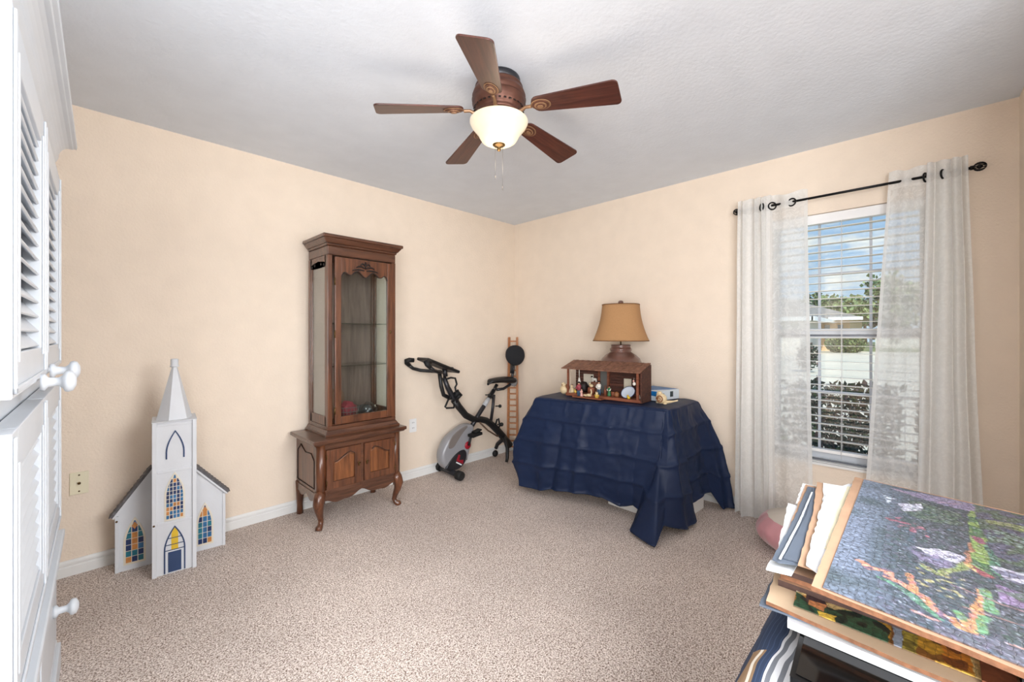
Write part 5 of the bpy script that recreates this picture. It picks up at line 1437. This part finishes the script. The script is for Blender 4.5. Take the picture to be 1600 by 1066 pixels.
# painted puzzle surfaces
def painted(name, P, n1, n2, z, paint, label, m, thick=.0025, parent=None):
    """P: bilinear quad corners a,b,c,d ; paint(x,y)->rgb (srgb)"""
    me = bpy.data.meshes.new(name); vs_ = []; cols = []
    a, b_, c, d = [Vector(p) for p in P]
    for j in range(n2 + 1):
        for i in range(n1 + 1):
            u, v = i / n1, j / n2; p = a.lerp(b_, u).lerp(d.lerp(c, u), v); vs_.append((p.x, p.y, z)); cols.append(paint(p.x, p.y))
    k = n1 + 1; fs = [(j * k + i, j * k + i + 1, (j + 1) * k + i + 1, (j + 1) * k + i) for j in range(n2) for i in range(n1)]
    o3 = Vector(((a.x + c.x) / 2, (a.y + c.y) / 2, z))
    N0 = len(vs_)
    # rim and underside
    ring = [i for i in range(k)] + [j * k + n1 for j in range(1, n2 + 1)] + [n2 * k + i for i in range(n1 - 1, -1, -1)] + [j * k for j in range(n2 - 1, 0, -1)]
    for r_ in ring: vs_.append((vs_[r_][0], vs_[r_][1], z - thick)); cols.append((120, 96, 80))
    R_n = len(ring)
    for i in range(R_n): fs.append((ring[i], N0 + i, N0 + (i + 1) % R_n, ring[(i + 1) % R_n]))
    fs.append(tuple(N0 + i for i in range(R_n)))
    me.from_pydata([tuple(Vector(v) - o3) for v in vs_], [], fs)
    ca = me.color_attributes.new('picture', 'FLOAT_COLOR', 'POINT')
    flat = []
    for c_ in cols: flat += list(lin(c_))
    ca.data.foreach_set('color', flat); me.materials.append(m); me.update()
    # face orientation
    if me.polygons[0].normal.z < 0: me.flip_normals()
    o = bpy.data.objects.new(name, me); COL.objects.link(o); o.location = o3
    return o
def puzzle_mat(name, sc_=62, dark=.35):
    m, t, b = nodes(name); b.inputs['Roughness'].default_value = .33
    at = t.nodes.new('ShaderNodeVertexColor'); at.layer_name = 'picture'
    tcn = t.nodes.new('ShaderNodeTexCoord')
    nz = t.nodes.new('ShaderNodeTexNoise'); nz.inputs['Scale'].default_value = 70; vm = t.nodes.new('ShaderNodeVectorMath'); vm.operation = 'SCALE'; vm.inputs['Scale'].default_value = .012
    va = t.nodes.new('ShaderNodeVectorMath'); t.links.new(tcn.outputs['Object'], nz.inputs['Vector']); t.links.new(nz.outputs['Color'], vm.inputs[0]); t.links.new(tcn.outputs['Object'], va.inputs[0]); t.links.new(vm.outputs[0], va.inputs[1])
    v = t.nodes.new('ShaderNodeTexVoronoi'); v.feature = 'DISTANCE_TO_EDGE'; v.inputs['Scale'].default_value = sc_; v.inputs['Randomness'].default_value = .45
    t.links.new(va.outputs[0], v.inputs['Vector'])
    r = t.nodes.new('ShaderNodeValToRGB'); r.color_ramp.elements[0].position = .015; r.color_ramp.elements[1].position = .075
    r.color_ramp.elements[0].color = (dark, dark, dark, 1); r.color_ramp.elements[1].color = (1, 1, 1, 1); t.links.new(v.outputs[0], r.inputs[0])
    mx = t.nodes.new('ShaderNodeMix'); mx.data_type = 'RGBA'; mx.blend_type = 'MULTIPLY'; mx.inputs[0].default_value = 1
    t.links.new(at.outputs[0], mx.inputs[6]); t.links.new(r.outputs[0], mx.inputs[7]); t.links.new(mx.outputs[2], b.inputs['Base Color'])
    bp = t.nodes.new('ShaderNodeBump'); bp.inputs['Strength'].default_value = .4; bp.inputs['Distance'].default_value = .001; t.links.new(r.outputs[0], bp.inputs['Height']); t.links.new(bp.outputs[0], b.inputs['Normal'])
    return m
def mixc(a, b_, t_): return tuple(a[i] * (1 - t_) + b_[i] * t_ for i in range(3))
def segd(x, y, p, q):
    px, py = q[0] - p[0], q[1] - p[1]; l = px * px + py * py + 1e-12; t_ = max(0, min(1, ((x - p[0]) * px + (y - p[1]) * py) / l))
    return math.hypot(x - p[0] - t_ * px, y - p[1] - t_ * py)
def inside(x, y, poly):
    c = False; n = len(poly)
    for i in range(n):
        (x1, y1), (x2, y2) = poly[i], poly[(i + 1) % n]
        if (y1 > y) != (y2 > y) and x < (x2 - x1) * (y - y1) / (y2 - y1) + x1: c = not c
    return c
def nzf(x, y, k, s=0): return noise.noise(Vector((x * k, y * k, s)))
TREE = [(1.55, -.092), (1.561, -.102), (1.444, -.104), (1.361, -.107), (1.233, -.106), (1.154, -.096), (1.149, -.084), (1.199, -.072), (1.311, -.082), (1.4, -.084)]
def garden(x, y):
    x0, y0 = x, y
    x += .012 * nzf(x, y, 28, 3); y += .006 * nzf(x, y, 34, 5)
    c = mixc((112, 126, 148), (58, 74, 84), min(1, max(0, (.10 - y) / .10)))
    c = mixc(c, (128, 130, 160), .35 * max(0, nzf(x, y, 7, 1)))
    c = mixc(c, (40, 58, 52), min(.7, max(0, .9 * nzf(x, y, 12, 9) + .25 * (y < .03))))
    sp = nzf(x0, y0, 120, 2)
    if y < .0 and 0.95 < x < 1.5: c = mixc((54, 66, 66), c, .35)
    if inside(x, y, [(1.628, .06), (1.632, -.104), (1.64, -.30), (1.56, -.30), (1.545, -.116), (1.561, -.045)]): c = (136, 122, 160) if nzf(x, y, 20, 4) > -.1 else (176, 140, 168)
    if inside(x, y, [(1.549, .01), (1.514, -.075), (1.42, -.075), (1.40, -.005), (1.44, .03)]): c = (74, 102, 70) if sp > 0 else (52, 78, 60)
    if inside(x, y, [(1.385, .03), (1.351, -.01), (1.294, -.02), (1.30, .02), (1.37, .065)]) and nzf(x0, y0, 70, 7) > .05: c = (166, 78, 92)
    if inside(x, y, [(1.494, .038), (1.531, -.009), (1.475, -.008), (1.438, .024)]): c = (206, 208, 226) if nzf(x, y, 50, 7) > -.25 else (90, 106, 110)
    if inside(x, y, [(1.559, .071), (1.534, .045), (1.477, .055)]) and sp > -.1: c = (186, 200, 216)
    if y < -.105 and x > 1.25: c = (70, 96, 66) if nzf(x, y, 30, 11) > 0 else (74, 78, 98)
    if inside(x, y, [(1.51, -.115), (1.545, -.30), (1.46, -.30), (1.478, -.121)]): c = (138, 156, 76) if nzf(x, y * .3, 60, 4) > -.05 else (72, 92, 60)
    if inside(x, y, [(1.44, -.115), (1.45, -.30), (1.36, -.30), (1.36, -.11)]) and sp > .05: c = (118, 150, 130)
    if inside(x, y, TREE): c = (132, 170, 62) if nzf(x, y, 26, 8) > -.1 else (66, 116, 58)
    if inside(x, y, [(1.311, -.100), (1.20, -.102), (1.15, -.105), (1.21, -.118), (1.33, -.108)]): c = (62, 122, 84) if sp > -.1 else (40, 84, 60)
    if segd(x, y, (1.36, -.092), (1.33, -.100)) < .008: c = (160, 70, 92)
    if inside(x, y, [(1.215, .006), (1.235, -.047), (1.22, -.069), (1.175, -.058), (1.19, -.02)]): c = (206, 206, 222) if nzf(x, y, 40, 2) > -.3 else (128, 128, 160)
    if inside(x, y, [(1.190, .012), (1.20, -.03), (1.165, -.058), (1.14, -.04), (1.15, .0)]): c = mixc(c, (142, 128, 170), .7)
    if inside(x, y, [(1.216, -.102), (1.222, -.30), (1.130, -.30), (1.168, -.113)]): c = (204, 204, 220) if nzf(x * 3, y * .4, 26, 5) > -.05 else (112, 116, 142)
    br = min(segd(x, y, (1.199, -.073), (1.142, -.050)), segd(x, y, (1.142, -.050), (1.101, -.026)), segd(x, y, (1.101, -.026), (1.117, -.010)))
    if br < .007: c = (142, 160, 74)
    if segd(x, y, (1.311, -.081), (1.19, -.071)) < .0035: c = (184, 110, 66)
    if segd(x, y, (1.185, -.075), (1.162, -.088)) < .009: c = (160, 62, 66) if y < -.078 else (214, 170, 70)
    if 1.02 < x < 1.13 and -.06 < y < .0 and nzf(x0, y0, 90, 12) > .22: c = (176, 170, 96)
    og = 9
    OR = [(1.060, .080), (1.041, .066), (1.047, .040), (1.029, .037), (1.016, .019), (1.0, .003), (.982, -.011), (.964, -.016), (.946, -.029)]
    for p, q in zip(OR, OR[1:]): og = min(og, segd(x, y, p, q))
    if og < .007: c = (232, 142, 104) if nzf(x0, y0, 60, 6) > -.2 else (120, 90, 110)
    for p, q, w in (((1.060, .009), (1.005, .006), .006), ((1.005, .004), (.965, -.013), .005), ((.945, -.043), (.928, -.048), .006), ((.955, -.056), (.929, -.058), .007), ((1.085, -.077), (1.017, -.072), .0045), ((1.017, -.072), (.952, -.062), .0065)):
        if segd(x, y, p, q) < w: c = (236, 152, 78) if nzf(x0, y0, 70, 5) > -.25 else (206, 110, 84)
    GE = [(1.018, .050), (.992, .014), (.955, -.008), (.932, -.026)]
    for p, q in zip(GE, GE[1:]):
        if segd(x, y, p, q) < .0045: c = (76, 140, 100)
    for p, q, w in (((1.09, -.083), (1.02, -.086), .008), ((.985, -.075), (.935, -.068), .006), ((.975, -.045), (.958, -.05), .006)):
        if segd(x, y, p, q) < w: c = (88, 156, 92) if sp > -.2 else (134, 176, 80)
    if inside(x, y, [(1.13, -.10), (1.13, -.30), (1.04, -.30), (1.06, -.10)]): c = (140, 112, 158) if nzf(x, y, 24, 2) > -.05 else (88, 108, 92)
    for p, q, w in (((1.075, -.045), (1.052, -.103), .0022), ((1.052, -.103), (1.04, -.25), .0025), ((1.0, -.055), (.998, -.117), .002), ((.998, -.117), (1.0, -.25), .0025)):
        if segd(x0, y0, p, q) < w: c = (150, 108, 98)
    for p, q in (((.930, .005), (.915, -.05)), ((.915, -.05), (.925, -.107)), ((.925, -.107), (.92, -.25))):
        if segd(x0, y0, p, q) < .0035: c = (198, 134, 116)
    if x < .92 + .0 * y and y < -.02: c = (82, 88, 100)
    if nzf(x0, y0, 210, 17) > .42 and y < .03: c = mixc(c, (196, 206, 228), .6)
    k = 1.0 + .34 * sp + .34 * nzf(x0, y0, 260, 9)
    gr = (c[0] + c[1] + c[2]) / 3; jt = nzf(x0, y0, 90, 31)
    c = mixc(c, (gr + 18, gr + 16, gr + 24), .16); c = mixc(c, (126, 136, 156), .18)  # pale bluish haze of the surface sheen mixed into the print colours
    if y0 < .05: c = mixc(c, ((70, 100, 84), (120, 104, 134), (84, 112, 140))[int((nzf(x0, y0, 45, 33) + 1) * 1.5) % 3], .35 * abs(jt) * 2)
    return tuple(max(0, min(255, v * k)) for v in c)
def autumn(x, y):
    x0, y0 = x, y; x += .006 * nzf(x, y, 40, 3); y += .004 * nzf(x, y, 50, 5)
    c = (196, 150, 52) if nzf(x, y, 30, 1) > 0 else (128, 86, 40)
    if y > .09: c = (206, 180, 124) if nzf(x, y, 18, 1) > -.2 else (170, 118, 60)
    if inside(x, y, [(1.0, .175), (.93, .17), (.935, .035), (.985, .035), (1.02, .07), (.985, .11), (.985, .15)]): c = (44, 84, 62) if nzf(x, y, 44, 5) > -.1 else (24, 48, 42)
    if inside(x, y, [(.962, .135), (.962, .105), (.942, .108), (.946, .13)]): c = (226, 190, 80)
    if inside(x, y, [(1.012, .16), (1.037, .135), (.985, .124), (.975, .152)]): c = (66, 50, 52)
    if inside(x, y, [(.985, .150), (.990, .124), (.965, .126), (.968, .150)]): c = (192, 128, 84)
    if inside(x, y, [(1.045, .180), (1.045, .160), (1.003, .158), (1.001, .175)]): c = (226, 220, 206)
    if inside(x, y, [(1.02, .033), (1.02, .020), (.94, .016), (.94, .029)]): c = (146, 162, 180)
    if -.0 < y < .018: c = (170, 156, 62) if nzf(x, y, 60, 5) > 0 else (120, 110, 50)
    if y < -.03: c = (204, 130, 44) if nzf(x, y, 34, 8) > -.1 else (122, 70, 34)
    if y < -.02 and x < .945: c = (220, 176, 78)
    if y < -.062: c = (226, 204, 140)
    k = 1 + .3 * nzf(x0, y0, 140, 2)
    return tuple(max(0, min(255, v * k)) for v in c)
M_puz = puzzle_mat('puzzle_print', 82, .5); M_puz2 = puzzle_mat('puzzle_print_fine', 75, .6)
o = painted('jigsaw_puzzle', [(1.034, .178), (.948, .170), (.940, -.072), (1.06, -.070)], 70, 180, .7275, autumn, '', M_puz2)
tag(o, 'autumn landscape jigsaw puzzle with barn and golden trees, sandwiched under the top board', 'jigsaw puzzle')

# middle boards
grp = 'cardboard sheets in the puzzle pile'
tag(slab('brown_board', [(1.005, .207), (1.0, .02), (1.02, -.34), (1.60, -.34), (1.58, .215)], .7245, .737, M_kraft, .001, 5, M_edged), 'dark edged brown board, lowest of the three boards left of the top puzzle', 'board')
tag(slab('brown_board', [(1.012, .204), (1.008, .02), (1.02, -.34), (1.60, -.34), (1.57, .222)], .738, .750, M_kraft, .001, 6, M_edge), 'brown board in the middle of the three boards left of the top puzzle', 'board')
tag(slab('brown_board', [(1.004, .206), (1.003, .02), (1.02, -.34), (1.60, -.34), (1.565, .228)], .751, .762, M_kraft, .001, 7, M_edged), 'brown board right beneath the dark grey and white cards', 'board')
tag(slab('white_card', [(1.02, .224), (.975, .222), (.985, .18), (1.05, .18)], .7625, .765, M_paper, .001, 8), 'small white card corner poking out at the near left of the pile', 'card')
tag(slab('white_card', [(1.391, .262), (1.07, .222), (1.07, .12), (1.38, .12)], .7655, .768, M_paper, .0015, 9), 'white torn card sticking out left of the dark grey card', 'card')
tag(slab('white_card', [(1.600, .262), (1.40, .245), (1.40, .12), (1.60, .12)], .7685, .771, M_paper, .0015, 10), 'white torn card at the far left corner of the pile', 'card')
tag(slab('brown_card', [(1.585, .252), (1.20, .225), (1.05, .20), (1.05, .10), (1.58, .10)], .7715, .7735, M_kraft, .001, 11), 'thin brown card edge beside the dark grey card', 'card')
tag(slab('slate_card', [(1.560, .242), (1.28, .226), (1.003, .217), (.998, .206), (1.05, .10), (1.56, .10)], .774, .7765, M_slate, .001, 12), 'dark blue grey card, left of the white diagonal strip', 'card')
tag(slab('slate_card', [(1.545, .226), (1.30, .205), (1.018, .200), (1.025, .158), (1.05, .05), (1.55, .05)], .777, .779, M_slate, .001, 13), 'dark blue grey card, right of the white diagonal strip', 'card')
tag(slab('white_strip', [(1.50, .224), (1.25, .212), (1.006, .206), (1.006, .202), (1.25, .208), (1.50, .221)], .7792, .7805, M_paper, .0005, 14), 'narrow white torn paper strip running across the dark grey cards', 'paper strip')
tag(slab('kraft_strip', [(1.605, .226), (1.30, .192), (1.0, .172), (1.0, .04), (1.62, .04)], .7808, .783, M_kraft, .0012, 15), 'brown cardboard strip between the grey cards and the white boards', 'cardboard')
tag(slab('white_board', [(1.60, .209), (1.42, .186), (1.22, .160), (1.21, .04), (1.63, .04)], .7833, .7855, M_paper, .002, 16), 'white torn board under the other white board, far end of the pile', 'board')
tag(slab('white_board', [(1.50, .188), (1.38, .184), (1.0, .158), (.982, .138), (.99, .04), (1.63, .02), (1.635, .150)], .786, .7885, M_paper, .0022, 17), 'upper white torn board beside the cardboard of the top puzzle', 'board')
tag(slab('cream_board', [(1.60, .150), (1.35, .150), (1.10, .142), (1.09, .02), (1.60, .02)], .789, .7895, mat('cream_card', (240, 236, 206), .7), .002, 18), 'cream paper scrap between the white board and the top puzzle', 'paper')
tag(slab('puzzle_backing', [(1.689, .14), (.902, .135), (.83, -.345), (1.60, -.345)], .790, .7985, M_kraft, .0012, 19, M_edge), 'brown corrugated cardboard under the garden puzzle on top of the pile', 'cardboard')
o = painted('jigsaw_puzzle', [(1.671, .117), (.907, .119), (.848, -.315), (1.585, -.315)], 300, 150, .8010, garden, '', M_puz)
tag(o, 'large finished garden jigsaw puzzle on top of the whole pile', 'jigsaw puzzle')
